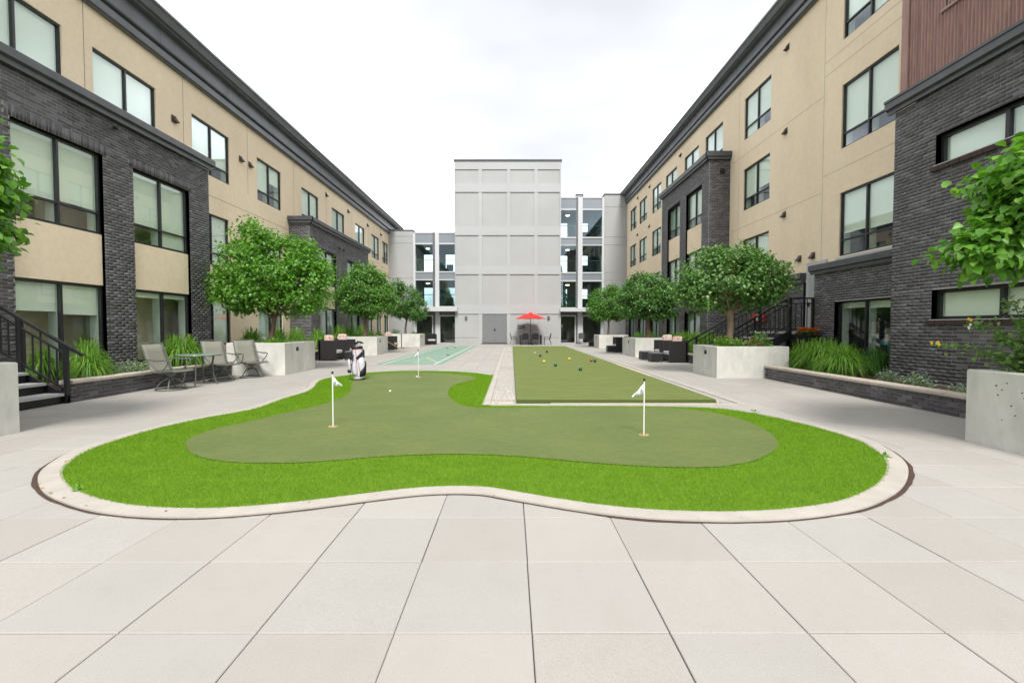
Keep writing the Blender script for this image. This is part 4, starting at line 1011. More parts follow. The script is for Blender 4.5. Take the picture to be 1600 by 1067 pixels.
tree('smaller dark green tree in the farthest left planter before the grey link', (-7.55, 32.4, .83), (.1, 0, 1.2, .075, .055),
     [(-.1,0,2.4,1.25,1.1,1.15),(.7,0,1.9,.85,.9,.8),(-.7,.1,2.0,.8,.8,.75),(-.5,0,3.2,.5,.5,.7)], 330, 30, .12, 'leafB', 'bark', 8, shoots=12)
tree('wide flat headed tree showing bare twigs, in the flower filled planter before the black stairs', (6.22, 12.95, .83), (.02, 0, 1.1, .095, .085),
     [(-.1,0,1.95,1.2,1.1,.78),(-.85,0,1.6,.72,.8,.52),(.85,0,1.85,.65,.8,.62),(.0,0,2.35,.75,.7,.40),(.55,.1,1.5,.75,.7,.40),(-.3,0,1.38,.9,.7,.3)], 400, 32, .10, 'leafT', 'barkpale', 11, limbs=14, shoots=22, gap=.55)
tree('dark green round tree in the middle right planter', (6.5, 21.7, .80), (.05, 0, 1.1, .12, .09),
     [(-.1,0,2.05,1.25,1.15,1.0),(.6,0,1.8,.85,.9,.8),(-.75,0,1.7,.75,.8,.7)], 380, 30, .11, 'leafB', 'bark', 13, limbs=10, shoots=10, gap=.3)
tree('small bright green tree in the farthest right planter by the glass doors', (6.42, 30.1, .80), (.0, 0, 1.2, .07, .055),
     [(-.1,0,2.15,1.15,1.0,1.0),(-.6,0,1.75,.7,.8,.75),(.6,0,1.8,.75,.8,.7),(.2,0,2.9,.5,.5,.35)], 320, 30, .115, 'leafA', 'bark', 17, shoots=12)
tree('large leafed tree at the right edge, growing from the planter with the rose', (6.36, 4.5, .80), (-.15, 0, 1.25, .06, .05),
     [(-.10,0,1.98,1.28,1.0,.68),(-.85,.1,1.72,.58,.5,.45),(-.05,0,2.4,.95,.7,.45),(-1.42,.2,1.38,.24,.25,.20)], 620, 28, .092, 'leafC', 'bark', 19, indiv=300, shoots=30, spread=.10, big=True, limbs=12)
tree('tree reaching in at the left edge above the stairs', (-7.25, 4.9, .83), (.0, 0, 1.1, .055, .045),
     [(.25,0,2.05,1.25,1.0,.66),(.95,.2,1.65,.50,.45,.32),(.95,.2,2.3,.45,.4,.34)], 460, 28, .088, 'leafC', 'bark', 23, indiv=300, shoots=30, spread=.10, big=True)

# ------------------------------------------------------------------ ornamental grasses and small plants
def blades(n, R0, H, seed, arch=1.0, w=.007, flat_=1.0, upright=.3):
    rg = np.random.default_rng(seed); a = rg.uniform(0, 6.283, n); k = rg.random(n)
    r = R0 * .28 * np.sqrt(rg.random(n)); bx, by = r*np.cos(a + rg.normal(0, .5, n)), r*np.sin(a + rg.normal(0, .5, n))
    h = H * rg.uniform(.6, 1.08, n); out = R0 * (upright*.3 + (1 - upright*.3) * k) * rg.uniform(.6, 1.15, n) * arch
    sg = 6; V = np.zeros((n, sg + 1, 2, 3)); dx = np.stack([-np.sin(a), np.cos(a)], 1)
    for i in range(sg + 1):
        t = i / sg; px = bx + np.cos(a)*out*t**1.35; py = by + np.sin(a)*out*t**1.35
        z = h * ((2.15 - .2*k)*t - (1.25 + .85*k*arch)*t**2); z = np.maximum(z, .01)
        ww = w * (1 - t**2.5) * rg.uniform(.8, 1.2) + .0004
        for s, q in ((0, -1), (1, 1)):
            V[:, i, s, 0] = px + dx[:,0]*ww*q; V[:, i, s, 1] = py + dx[:,1]*ww*q; V[:, i, s, 2] = z
    F0 = np.array([(2*i, 2*i+1, 2*i+3, 2*i+2) for i in range(sg)])
    return V.reshape(-1, 3), (np.arange(n)[:, None, None]*(2*sg+2) + F0[None]).reshape(-1, 4)
GCACHE = {}
def grass(x, y, z, R0, H, lab, m='grassA', seed=1, n=420, w=.007, name='ornamental_grass', cat='grass clump', group='ornamental grass clumps in the beds', up=.3):
    t = thing(name, (x, y, z), lab, cat, group); t.rotation_euler.z = seed * 1.7
    V, Fc = blades(n, R0, H, seed, 1, w, 1, up); link('blades', npmesh('blades', V, Fc, M[m], True), t)
    k = thing('tmp', (0,0,0), None, None); bpy.data.objects.remove(k)
    return t
# left bed
gl = [(-8.75, 9.4, .55, .95, 'grassA', 'tall bright grass clump behind the left stair railing', 520),
      (-8.35, 9.0, .42, .72, 'grassA', 'lighter grass clump hanging over the low wall next to the left stair post', 380),
      (-9.0, 8.7, .40, .80, 'grassA', 'grass clump deepest behind the left stair railing', 340),
      (-8.5, 11.7, .85, 1.02, 'grassA', 'broad arching grass clump behind the nearest sling chair and the table', 700),
      (-8.9, 13.3, .5, .75, 'grassB', 'dark grass clump between the table and the first tree, against the pier', 360),
      (-8.8, 15.4, .7, 1.2, 'grassA', 'dark grass clump on the left of the first tree trunk', 420),
      (-8.6, 16.8, .7, 1.25, 'grassA', 'grass clump on the right of the first tree trunk', 420),
      (-8.6, 18.2, .7, 1.25, 'grassA', 'bright grass clump behind the near corner of the first left planter', 420),
      (-9.0, 17.5, .6, 1.1, 'grassB', 'dark grass clump low against the stucco between the ground floor windows', 300),
      (-8.7, 20.5, .7, 1.15, 'grassA', 'grass clump above the two left wicker armchairs', 380),
      (-8.6, 22.8, .7, 1.35, 'grassA', 'first grass clump rising behind the middle left planter', 340),
      (-8.75, 24.6, .75, 1.4, 'grassA', 'grass clump left of the middle left tree trunk', 340),
      (-8.7, 26.5, .75, 1.4, 'grassA', 'grass clump right of the middle left tree trunk', 340),
      (-8.8, 28.5, .5, 1.0, 'grassB', 'grass clump behind the yellow cue', 300),
      (-8.9, 30.6, .5, .95, 'grassB', 'farthest dark grass clump on the left, by the grey link', 300)]
for i, (x, y, r, h, m_, lab, n) in enumerate(gl): grass(x, y, .28, r, h, lab, m_, 40 + i, int(n*1.25), .0065 + y*.00025)
# right bed
gr_ = [(7.75, 11.3, .85, .98, 'grassA', 'largest arching grass clump in the right bed, in front of the porch window', 760),
       (7.55, 10.35, .75, .88, 'grassA', 'arching grass clump on the near side of the porch window', 680),
       (7.9, 12.3, .75, .88, 'grassA', 'grass clump beside the flower filled planter', 520),
       (8.5, 12.0, .6, .85, 'grassB', 'grass clump close against the brick porch', 480),
       (8.5, 10.6, .5, .8, 'grassB', 'grass clump tucked under the porch window', 380),
       (8.3, 13.0, .5, .55, 'grassB', 'low dark grass clump under the stair landing', 320)]
for i, (x, y, r, h, m_, lab, n) in enumerate(gr_): grass(x, y, .22, r, h, lab, m_, 70 + i, int(n*1.15), .0085)
hedge_lab = ['first upright grass clump at the foot of the right stairs', 'second upright grass clump counting from the right stairs', 'third upright grass clump, over the taller wicker armchair pillow', 'fourth upright grass clump, left of the third', 'fifth upright grass clump, behind the middle right planter', 'sixth upright grass clump, right of the middle right trunk', 'upright grass clump left of the middle right trunk', 'low grass clump between the middle and farthest right trees']
for i, (x, y) in enumerate([(7.3,16.9),(7.4,17.8),(7.4,18.8),(7.5,19.9),(7.7,21.2),(7.75,22.8),(7.7,25.2),(7.7,27.6)]):
    grass(x, y, .22, .62, 1.12 - .02*i, hedge_lab[i], 'grassA', 90 + i, 620, .010, up=1.3)
    
def clumpy(x, y, z, r, h, n, lab, m, seed, cat, name, size=.05, stems=True, fl=None, nfl=0, group=None, flsize=.02):
    """bushy little plant: thin stems, small leaves, and flowers"""
    rg = np.random.default_rng(seed); t = thing(name, (x, y, z), lab, cat, group)
    if stems:
        V, Fc = blades(max(30, n//6), r, h, seed, .8, .003, 1, 1.0); link('stems', npmesh('stems', V, Fc, M[m], True), t)
    d = rg.normal(size=(n, 3)); d[:,2] = np.abs(d[:,2]); d /= np.linalg.norm(d, axis=1, keepdims=True); P0 = d * np.array([r, r, h]) * rg.uniform(.35, 1.0, (n, 1))
    V = leaves(P0, d + rg.normal(0, .5, (n, 3)), np.array([0,0,1.]) + rg.normal(0, .5, (n, 3)), rg.uniform(.6, 1.2, n)*size)
    link('foliage', npmesh('foliage', V.reshape(-1,3), (np.arange(n)[:,None,None]*5 + LFc[None]).reshape(-1,3), M[m]), t)
    if fl:
        mb = MB()
        for i in range(nfl):
            dd = rg.normal(size=3); dd[2] = abs(dd[2]) + .6; dd /= np.linalg.norm(dd); c = Vector(dd * np.array([r, r, h]) * rg.uniform(.85, 1.1))
            k = 6
            for q in range(k):
                a = q*6.283/k; u = Vector((math.cos(a), math.sin(a), .35)) * flsize; v = Vector((-math.sin(a), math.cos(a), 0)) * flsize * .45
                mb.raw([c, c + u*.6 + v, c + u, c + u*.6 - v], [(0,1,2,3)])
        o = mb.build('flower', M[fl], t, False)
    return t
M['flY'] = mat('yellow_petals', (.75,.48,.03), .6); M['flW'] = mat('white_petals', (.8,.8,.74), .6); M['flR'] = mat('red_petals', (.55,.10,.05), .6)
M['flO'] = mat('orange_petals', (.95,.40,.04), .6); M['flL'] = mat('lavender_petals', (.42,.38,.52), .7)
clumpy(-8.35, 9.95, .27, .42, .36, 900, 'grey green lavender mound by the low wall, left bed', 'lav', 1, 'lavender', 'lavender_plant', .045)
clumpy(-8.3, 10.6, .27, .35, .33, 600, 'grey green lavender mound with two yellow daisies beside it', 'lav', 2, 'lavender', 'lavender_plant', .045, fl='flY', nfl=5, flsize=.05)
clumpy(7.35, 8.2, .22, .30, .34, 420, 'pale lavender plant against the brick wall, right of two', 'lav', 3, 'lavender', 'lavender_plant', .05, fl='flL', nfl=26, flsize=.018)
clumpy(7.45, 8.95, .22, .25, .30, 380, 'pale lavender plant against the brick wall, left of two', 'lav', 4, 'lavender', 'lavender_plant', .05, fl='flL', nfl=22, flsize=.018)
clumpy(7.25, 7.3, .22, .22, .22, 300, 'small lavender tuft beside the near right planter', 'lav', 5, 'lavender', 'lavender_plant', .04, fl='flL', nfl=16, flsize=.016)
# flowers in the planter before the right stairs
clumpy(5.85, 12.5, .75, .32, .38, 420, 'yellow green leafy flower at the left end of the flower planter', 'grassA', 6, 'flowers', 'flowering_plant', .07, fl='flY', nfl=14, flsize=.035)
clumpy(6.15, 12.35, .75, .28, .30, 320, 'white flowering plant left of the trunk in the flower planter', 'grassA', 7, 'flowers', 'flowering_plant', .06, fl='flW', nfl=8, flsize=.05)
clumpy(6.5, 12.35, .75, .28, .26, 320, 'rust red flowering plant at the foot of the trunk in the flower planter', 'rose', 8, 'flowers', 'flowering_plant', .06, fl='flR', nfl=22, flsize=.05)
clumpy(6.85, 12.5, .75, .28, .50, 260, 'taller leafy plant right of the trunk in the flower planter', 'rose', 9, 'flowers', 'flowering_plant', .08, fl='flW', nfl=4, flsize=.03)
clumpy(7.15, 12.7, .75, .18, .28, 160, 'small green plant at the right end of the flower planter', 'leafA', 10, 'flowers', 'flowering_plant', .06)
# soft ground plants in the other planters
clumpy(-7.0, 13.4, .8, .55, .22, 700, 'soft green ground plant over the front corner of the first left planter', 'grassA', 11, 'ground plant', 'ground_plant', .07)
clumpy(-7.8, 22.9, .78, .3, .35, 300, 'low leafy plant in the middle left planter', 'grassB', 12, 'ground plant', 'ground_plant', .07)
clumpy(-6.9, 32.2, .8, .28, .3, 200, 'small dark plant right of the trunk in the farthest left planter', 'grassB', 13, 'ground plant', 'ground_plant', .07)
clumpy(-8.2, 32.2, .8, .45, .45, 300, 'leafy plant left of the trunk in the farthest left planter', 'leafA', 14, 'ground plant', 'ground_plant', .08)
clumpy(-8.2, 19.2, .27, .22, .3, 160, 'small plant with yellow flowers beside the left wicker armchairs', 'leafA', 15, 'flowers', 'flowering_plant', .06, fl='flY', nfl=10, flsize=.05)
# rose with long arching shoots in the near right planter
rt = thing('rose_bush', (5.86, 5.08, .80), 'pale green rose with arching shoots and yellow buds in the near right planter', 'rose bush')
mb = MB(); rg = np.random.default_rng(31); P0s = []; Ds = []; buds = []
shoots_ = [((-.72,.42,.33), 1), ((-.45,.30,.60), 1), ((.05,.35,.85), 1), ((-.15,.3,.42), 0), ((.2,.3,.6), 0), ((.35,.1,.45), 0), ((-.30,.35,.22), 0), ((.1,-.1,.35), 0), ((.35,.35,.9), 1), ((-.05,.1,.55), 0), ((.3,-.3,.5), 0), ((-.1,-.25,.3), 0)]
for (ex, ey, ez), bd in shoots_:
    pts = [Vector((0, .1, 0)), Vector((ex*.25, ey*.35, ez*.6)), Vector((ex*.6, ey*.7, ez*.95)), Vector((ex, ey, ez))]
    mb.tube(pts, [.009, .007, .005, .003], 5, False)
    for q in np.linspace(.2, 1.0, 17):
        s = q * 3; i = min(int(s), 2); c = pts[i].lerp(pts[i+1], s - i)
        for k in range(5): P0s.append(np.array(c) + rg.normal(0, .035, 3)); Ds.append(rg.normal(0, 1, 3))
    if bd: buds += [np.array(pts[-1]) + rg.normal(0, .03, 3) for _ in range(4)]
mb.build('stems', M['leafC'], rt)
P0s = np.array(P0s); V = leaves(P0s, np.array(Ds), np.array([0,0,1.]) + rg.normal(0, .4, P0s.shape), rg.uniform(.035, .075, len(P0s)))
rd = rg.normal(size=(620, 3)); rd[:, 2] = np.abs(rd[:, 2]); rd /= np.linalg.norm(rd, axis=1, keepdims=True)
rp = rd * np.array([.46, .30, .62]) * rg.uniform(.3, 1.0, (620, 1)) + np.array([.08, -.02, .02])
V = np.concatenate([V, leaves(rp, rd + rg.normal(0, .6, rp.shape), np.array([0,0,1.]) + rg.normal(0, .5, rp.shape), rg.uniform(.04, .085, 620))])
link('foliage', npmesh('foliage', V.reshape(-1,3), (np.arange(len(V))[:,None,None]*5 + LFc[None]).reshape(-1,3), M['rose']), rt)
for b in buds: MB().lathe([(.003,-.02),(.014,-.005),(.012,.012),(.003,.022)], tuple(b), 7).build('bud', M['flY'] if rg.random() > .4 else M['flW'], rt)
# variegated shrub by the left stairs
clumpy(-7.45, 5.55, .80, .55, .62, 420, 'pale variegated shrub leaning out of the nearest left planter towards the stair rail', 'rose', 33, 'shrub', 'shrub', .075, fl='flY', nfl=4, flsize=.03)
# weeds in the kerb joint
for i, (px, py, lab) in enumerate([(122, 768, 'weed sprouting from the left end of the curved kerb'), (1180, 647, 'weed sprouting beside the kerb, right of the bowls court'), (1383, 716, 'weed at the right end of the curved kerb')]):
    x, y = gp(px, py); clumpy(x, y, .012, .04, .035 if i != 1 else .07, 18, lab, 'leafC', 60 + i, 'weed', 'weed', .035, False, group='weeds along the kerb')

# dry leaves and grit that gather at the kerb
nl = 36; kk = [kseq[int(i)] for i in NR.uniform(len(kseq)*.35, len(kseq)-1, nl)]; c0 = np.array([0.2, 4.5])
lp = np.array(kk); dv = (lp - c0) / np.linalg.norm(lp - c0, axis=1, keepdims=True); lp = lp + dv * NR.choice([-.03, -.01, .165, .18], nl)[:, None] + NR.normal(0, .015, (nl, 2))
P0 = np.concatenate([lp, np.full((nl, 1), .022)], 1); V = leaves(P0, np.concatenate([NR.normal(0, 1, (nl, 2)), np.zeros((nl, 1))], 1), np.array([[0,0,1.]]*nl) + NR.normal(0, .25, (nl, 3)), NR.uniform(.012, .03, nl))
M['dry'] = leafmat('dry_leaf', [(.30,.10,.03), (.42,.25,.07), (.22,.09,.04)], .8, .1)
stuff(tag(link('dry_leaves', npmesh('dry_leaves', V.reshape(-1,3), (np.arange(nl)[:,None,None]*5 + LFc[None]).reshape(-1,3), M['dry'])), 'scattered tiny dry leaves caught along the curved kerb', 'leaves'))

# ------------------------------------------------------------------ conifer and low roofs beyond the far glazing
for i, (x, y, h, r, lab) in enumerate([(5.0, 47, 7.6, 1.3, 'slim conifer seen through the glazed link on the right'), (-7.2, 50, 6, 2.2, 'broad conifer seen through the glazed link on the left')]):
    t = thing('conifer', (x, y, 0), lab, 'tree'); MB().tube([(0,0,0),(0,0,h)], [.16,.03], 7).build('trunk', M['bark'], t)
    rg = np.random.default_rng(i); n = 4200; q = rg.random(n)**.8; a = rg.uniform(0, 6.28, n); rr_ = r*(1-q)*rg.uniform(.5, 1.1, n)
    P0 = np.stack([rr_*np.cos(a), rr_*np.sin(a), .5 + q*(h-.4)], 1); D = np.stack([np.cos(a), np.sin(a), np.full(n, -.3)], 1) + rg.normal(0,.3,(n,3))
    V = leaves(P0, D, np.array([0,0,1.]) + rg.normal(0,.3,(n,3)), rg.uniform(.15,.32,n)); link('crown', npmesh('crown', V.reshape(-1,3), (np.arange(n)[:,None,None]*5 + LFc[None]).reshape(-1,3), M['leafB']), t)

# ------------------------------------------------------------------ stairs with black railings
def stairs(sx, xb, xt, y0, y1, rise, run, nst, lab, post_x, landing=None, cat='stairs'):
    """sx: direction in which one climbs; xb: foot; y0,y1: sides"""
    t = thing('metal_stairs', (0,0,0), lab, cat, 'black metal entrance stairs'); H = rise*nst
    for i in range(nst):
        a = xb + sx*run*i; MB().box(a - sx*.02, a + sx*(run + .03), y0 + .05, y1 - .05, rise*(i+1) - .045, rise*(i+1)).build('tread', M['tread'], t)
        MB().box(a + sx*.03, a + sx*.045, y0 + .05, y1 - .05, rise*i, rise*(i+1) - .046).build('riser', M['black'], t)
    for y in (y0, y1):
        mb = MB(); k = .04
        pr = [(xb - sx*.05, 0), (xb - sx*.05, .14), (xb + sx*run*nst, H + .05), (xb + sx*run*nst, H - .22), (xb + sx*.25, 0)]
        mb.extrude(pr, lambda p: (p[0], y - .02, p[1]), lambda p: (p[0], y + .02, p[1])); mb.build('stringer', M['black'], t)
    sl = rise / run
    for y in (y0, y1):
        rl = thing('railing', (0,0,0), None, None); rl.parent = t
        zt = lambda x, h: (x - xb) * sx * sl + rise + h
        xe = xb + sx*run*nst
        a = xb - sx*.32; MB().bar((a, y, zt(a, .86)), (xe, y, zt(xe, .86)), .05, .045).build('handrail', M['black'], rl)
        MB().bar((xb, y, zt(xb, .70)), (xe, y, zt(xe, .70)), .035, .03).build('rail', M['black'], rl)
        MB().bar((xb, y, zt(xb, .06)), (xe, y, zt(xe, .06)), .035, .03).build('rail', M['black'], rl)
        for px in (xb - sx*.02, (xb + xe)/2, xe): MB().box(px - .03, px + .03, y - .03, y + .03, max(0, zt(px, 0) - rise - .1), zt(px, .84)).build('post', M['black'], rl)
        n = int(abs(xe - xb) / .135)
        for i in range(1, n):
            x = xb + (xe - xb) * i / n
            if abs(x - (xb + xe)/2) < .05: continue
            MB().box(x - .010, x + .010, y - .010, y + .010, zt(x, .07), zt(x, .69 if i % 3 else .84)).build('baluster', M['black'], rl)
    if landing:
        xa, xc, ly0, ly1, sides = landing
        MB().box(xa, xc, ly0, ly1, H - .06, H).build('landing', M['tread'], t)
        mb = MB(); mb.box(xa, xc, ly0 - .02, ly0 + .02, H - .22, H - .062); mb.box(xa, xc, ly1 - .02, ly1 + .02, H - .22, H - .062); mb.build('landing_frame', M['black'], t)
        for px in (min(xa,xc) + .06, max(xa,xc) - .06):
            for py in (ly0, ly1): MB().box(px - .04, px + .04, py - .04, py + .04, 0, H - .22).build('support', M['black'], t)
        for (p, q) in sides:
            rl = thing('railing', (0,0,0), None, None); rl.parent = t
            p = Vector((*p, 0)); q = Vector((*q, 0)); l = (q - p).length
            for z, w in ((H + 1.02, .045), (H + .86, .03), (H + .09, .03)): MB().bar(p + Vector((0,0,z)), q + Vector((0,0,z)), w, w).build('rail', M['black'], rl)
            for c in (p, q): MB().box(c.x - .035, c.x + .035, c.y - .035, c.y + .035, H - .2, H + 1.04).build('post', M['black'], rl)
            n = max(2, int(l / .14))
            for i in range(1, n):
                c = p.lerp(q, i / n); MB().box(c.x - .01, c.x + .01, c.y - .01, c.y + .01, H + .1, H + (.85 if i % 3 else 1.0)).build('baluster', M['black'], rl)
    return t
stairs(-1, -7.93, -10, 6.35, 8.08, .185, .31, 5, 'black metal stairs with pale treads at the left edge, beside the low wall', None, None)
stairs(1, 6.28, 8.4, 13.72, 15.4, .172, .30, 7, 'black metal stairs behind the flower filled planter, rising to the grey door on the right', None,
       (8.38, 9.40, 13.72, 15.4, [((8.40, 13.72), (9.08, 13.72)), ((8.40, 15.4), (9.36, 15.4))]))
tr_ = thing('flower_trough', (8.75, 13.45, 0), 'black trough of orange flowers hung below the stair landing on the right', 'flower trough')
MB().box(-.36, .30, -.13, .13, .72, 1.12).build('trough', M['black'], tr_); MB().box(-.33, .27, -.10, .10, 1.121, 1.13).build('soil', M['soil'], tr_)
f = clumpy(0, 0, 1.12, .30, .20, 120, None, 'leafA', 51, None, 'flowers', .06, fl='flO', nfl=60, flsize=.085); f.parent = tr_
rs = thing('fire_sign', (9.30, 17.2, 1.72), 'red enamel plate on the brick wall behind the right stair railing', 'sign')
MB().box(0, .10, -.42, .42, -.15, .16).build('plate', M['redsign'], rs); MB().box(-.004, 0, -.08, .1, -.1, .1).build('label', M['white'], rs)
M['redsign'].node_tree.nodes['Principled BSDF'].inputs['Roughness'].default_value = .5

# ------------------------------------------------------------------ sling chairs and glass table, left
def sling_chair(x, y, rz, lab):
    """faces local +x; swivel base with a floor ring and four arched legs"""
    t = thing('sling_chair', (x, y, 0), lab, 'chair', 'sling patio chairs around the glass table', rz)
    side = [(-.42,1.00),(-.36,.84),(-.28,.62),(-.22,.47),(-.16,.405),(-.05,.39),(.15,.41),(.27,.425),(.33,.405)]
    w = .27
    mb = MB()
    for s in (-1, 1): mb.tube([(a, s*w, b) for a, b in side], .0135, 7)
    mb.tube([(-.42,-w,1.0),(-.43,0,1.012),(-.42,w,1.0)], .0125, 7); mb.tube([(.33,-w,.405),(.335,0,.40),(.33,w,.405)], .0125, 7); mb.tube([(-.18,-w,.40),(-.18,w,.40)], .012, 6); mb.tube([(.12,-w,.38),(.12,w,.38)], .012, 6)
    mb.build('frame', M['slingframe'], t)
    def sheet_(seq, name):
        vs = []; n = 6
        for a, b in seq:
            for k in range(n + 1):
                q = -1 + 2*k/n; vs.append((a, q*(w - .012), b - .018*(1 - q*q)))
        m = len(seq); fs = [(i*(n+1)+k, i*(n+1)+k+1, (i+1)*(n+1)+k+1, (i+1)*(n+1)+k) for i in range(m-1) for k in range(n)]
        o = MB().raw(vs, fs, True).build(name, M['sling'], t); md = o.modifiers.new('thick', 'SOLIDIFY'); md.thickness = .004
    sheet_(side[:5], 'backrest'); sheet_(side[4:], 'seat')
    for s in (-1, 1):
        mb = MB(); y_ = s*(w + .035)
        mb.tube([(-.31, s*w, .66), (-.22, y_, .665), (0, y_ + s*.02, .645), (.15, y_ + s*.02, .655), (.235, y_ + s*.01, .64)], [.010,.014,.017,.017,.012], 7)
        mb.build('armrest', M['slingframe'], t)
        mb = MB(); mb.tube([(.235, y_ + s*.01, .64), (.20, y_, .56), (.10, s*w, .47), (.02, s*w, .40)], .012, 7); mb.build('arm_support', M['slingframe'], t)
    MB().lathe([(.03,.20),(.035,.28),(.09,.33),(.11,.375)], (.02,0,0), 12).build('swivel', M['slingframe'], t)
    mb = MB(); n = 28; mb.tube([(.02 + .29*math.cos(i*2*math.pi/n), .29*math.sin(i*2*math.pi/n), .014) for i in range(n+1)], .0125, 6, False); mb.build('base_ring', M['slingframe'], t)
    for k in range(4):
        a = k*math.pi/2 + .5; c, s = math.cos(a), math.sin(a)
        MB().tube([(.02 + c*.02, s*.02, .25), (.02 + c*.12, s*.12, .225), (.02 + c*.21, s*.21, .14), (.02 + c*.285, s*.285, .02)], [.017,.016,.014,.012], 7).build('leg', M['slingframe'], t)
    return t
sling_chair(-7.40, 9.86, -.08, 'sling chair on the left of the glass table, nearest the stairs')
sling_chair(-7.42, 11.62, -.52, 'sling chair just right of the glass table, middle one of the three')
sling_chair(-7.06, 12.34, -.60, 'sling chair in front of the concrete planter, farthest right of the three')
tb = thing('patio_table', (-7.36, 10.72, 0), 'small round grey green glass patio table between the sling chairs', 'table')
MB().lathe([(0,.70),(.44,.70),(.455,.708),(.455,.716),(.44,.722),(0,.722)], (0,0,0), 36).build('table_top', M['tableglass'], tb)
mb = MB(); n = 36; mb.tube([(.45*math.cos(i*2*math.pi/n), .45*math.sin(i*2*math.pi/n), .700) for i in range(n+1)], .014, 6, False); mb.build('rim', M['slingframe'], tb)
for k in range(4):
    a = k*math.pi/2 + .35; c, s = math.cos(a), math.sin(a)
    MB().tube([(c*.30, s*.30, .69), (c*.27, s*.27, .45), (c*.29, s*.29, .2), (c*.36, s*.36, .0)], .014, 7).build('leg', M['slingframe'], tb)

# ------------------------------------------------------------------ wicker armchairs with ottomans and pillows
def armchair(x, y, rz, lab, h=.72):
    t = thing('wicker_armchair', (x, y, 0), lab, 'armchair', 'black wicker armchairs along the court', rz)
    for s in (-1, 1): MB().cbox(-.36, .34, s*.40, s*.31, .03, h - .04, .012).build('armrest', M['wicker'], t)
    MB().cbox(-.40, -.28, -.40, .40, .03, h, .012).build('backrest', M['wicker'], t)
    MB().cbox(-.28, .32, -.308, .308, .10, .30, .008).build('seat_base', M['wicker'], t)
    MB().cbox(-.26, .35, -.30, .30, .302, .42, .03).build('seat_cushion', M['cushion'], t)
    for sx in (-.36, .30):
        for sy in (-.37, .37): MB().box(sx-.02, sx+.02, sy-.02, sy+.02, 0, .03).build('foot', M['black'], t)
    return t
def ottoman(x, y, rz, lab):
    t = thing('wicker_ottoman', (x, y, 0), lab, 'ottoman', 'black wicker ottomans', rz)
    MB().cbox(-.24, .24, -.24, .24, .04, .33, .012).build('body', M['wicker'], t); MB().cbox(-.225, .225, -.225, .225, .332, .37, .012).build('top', M['fascia'], t)
    for sx in (-.2, .2):
        for sy in (-.2, .2): MB().box(sx-.018, sx+.018, sy-.018, sy+.018, 0, .04).build('foot', M['black'], t)
def pillow(x, y, z, rz, lab, tilt=.45):
    mb = MB(); n = 8; vs = []; s = .21
    for side in (-1, 1):
        for i in range(n + 1):
            for j in range(n + 1):
                u, v = -1 + 2*i/n, -1 + 2*j/n; pinch = 1 - .10*(abs(u)*abs(v))**2; b = .075 * max(0, (1 - u**4)*(1 - v**4))**.5
                vs.append((side*b, u*s*pinch, v*s*pinch))
    fs = [(o + i*(n+1)+j, o + (i+1)*(n+1)+j, o + (i+1)*(n+1)+j+1, o + i*(n+1)+j+1) for o in (0, (n+1)**2) for i in range(n) for j in range(n)]
    o = mb.raw(vs, fs, True).build('throw_pillow', M['pillow']); o.location = (x, y, z); o.rotation_euler = (0, -tilt, rz); tag(o, lab, 'pillow', 'coral and white patterned pillows')
# right pair: they face the court (-x)
armchair(6.38, 17.75, math.pi, 'black wicker armchair on the right side, nearer one of the pair with pillows', .86)
armchair(6.42, 19.0, math.pi, 'black wicker armchair on the right side, farther one of the pair with pillows', .86)
ottoman(5.66, 17.85, 0, 'black wicker ottoman in front of the nearer right armchair')
ottoman(5.62, 18.95, 0, 'black wicker ottoman in front of the farther right armchair')
pillow(6.48, 17.8, .80, math.pi + .75, 'coral and white pillow on the nearer right armchair', .2)
pillow(6.48, 18.95, .84, math.pi + .9, 'coral and white pillow on the farther right armchair', .2)
armchair(5.98, 24.9, math.pi, 'black wicker armchair beyond the middle right planter, with an ottoman', .86)
ottoman(5.45, 24.75, 0, 'black wicker ottoman beyond the middle right planter')
ottoman(5.72, 32.1, 0, 'black wicker ottoman beside the glass doors on the right')
# left pair
armchair(-7.42, 18.75, 0, 'black wicker armchair on the left side, nearer one of the pair', .86)
armchair(-7.36, 20.1, 0, 'black wicker armchair on the left side, farther one of the pair', .86)
ottoman(-6.62, 18.9, 0, 'black wicker ottoman in front of the nearer left armchair')
ottoman(-6.85, 20.25, 0, 'black wicker ottoman behind the golf bag')
pillow(-7.52, 18.8, .83, -.7, 'coral and white pillow on the nearer left armchair', .2)
pillow(-7.45, 20.1, .86, -.8, 'coral and white pillow on the farther left armchair', .2)
armchair(-7.35, 27.6, 0, 'black wicker armchair behind the yellow cue on the left', .86)
pillow(-7.45, 27.6, .86, -.7, 'coral and white pillow on the armchair behind the yellow cue', .2)
st = thing('side_table', (-6.98, 28.9, 0), 'tall small round side table with a grey green top beside the far left armchair', 'table')
MB().lathe([(0,.98),(.36,.98),(.37,.99),(.36,1.0),(0,1.0)], (0,0,0), 24).build('table_top', M['tableglass'], st); MB().tube([(0,0,0),(0,0,.98)], .025, 8).build('pedestal', M['black'], st); MB().lathe([(0,0),(.2,0),(.2,.02),(.03,.04)], (0,0,0), 16).build('base', M['black'], st)
armchair(-6.35, 35.9, -1.2, 'black wicker armchair beside the glass doors on the left', .86)

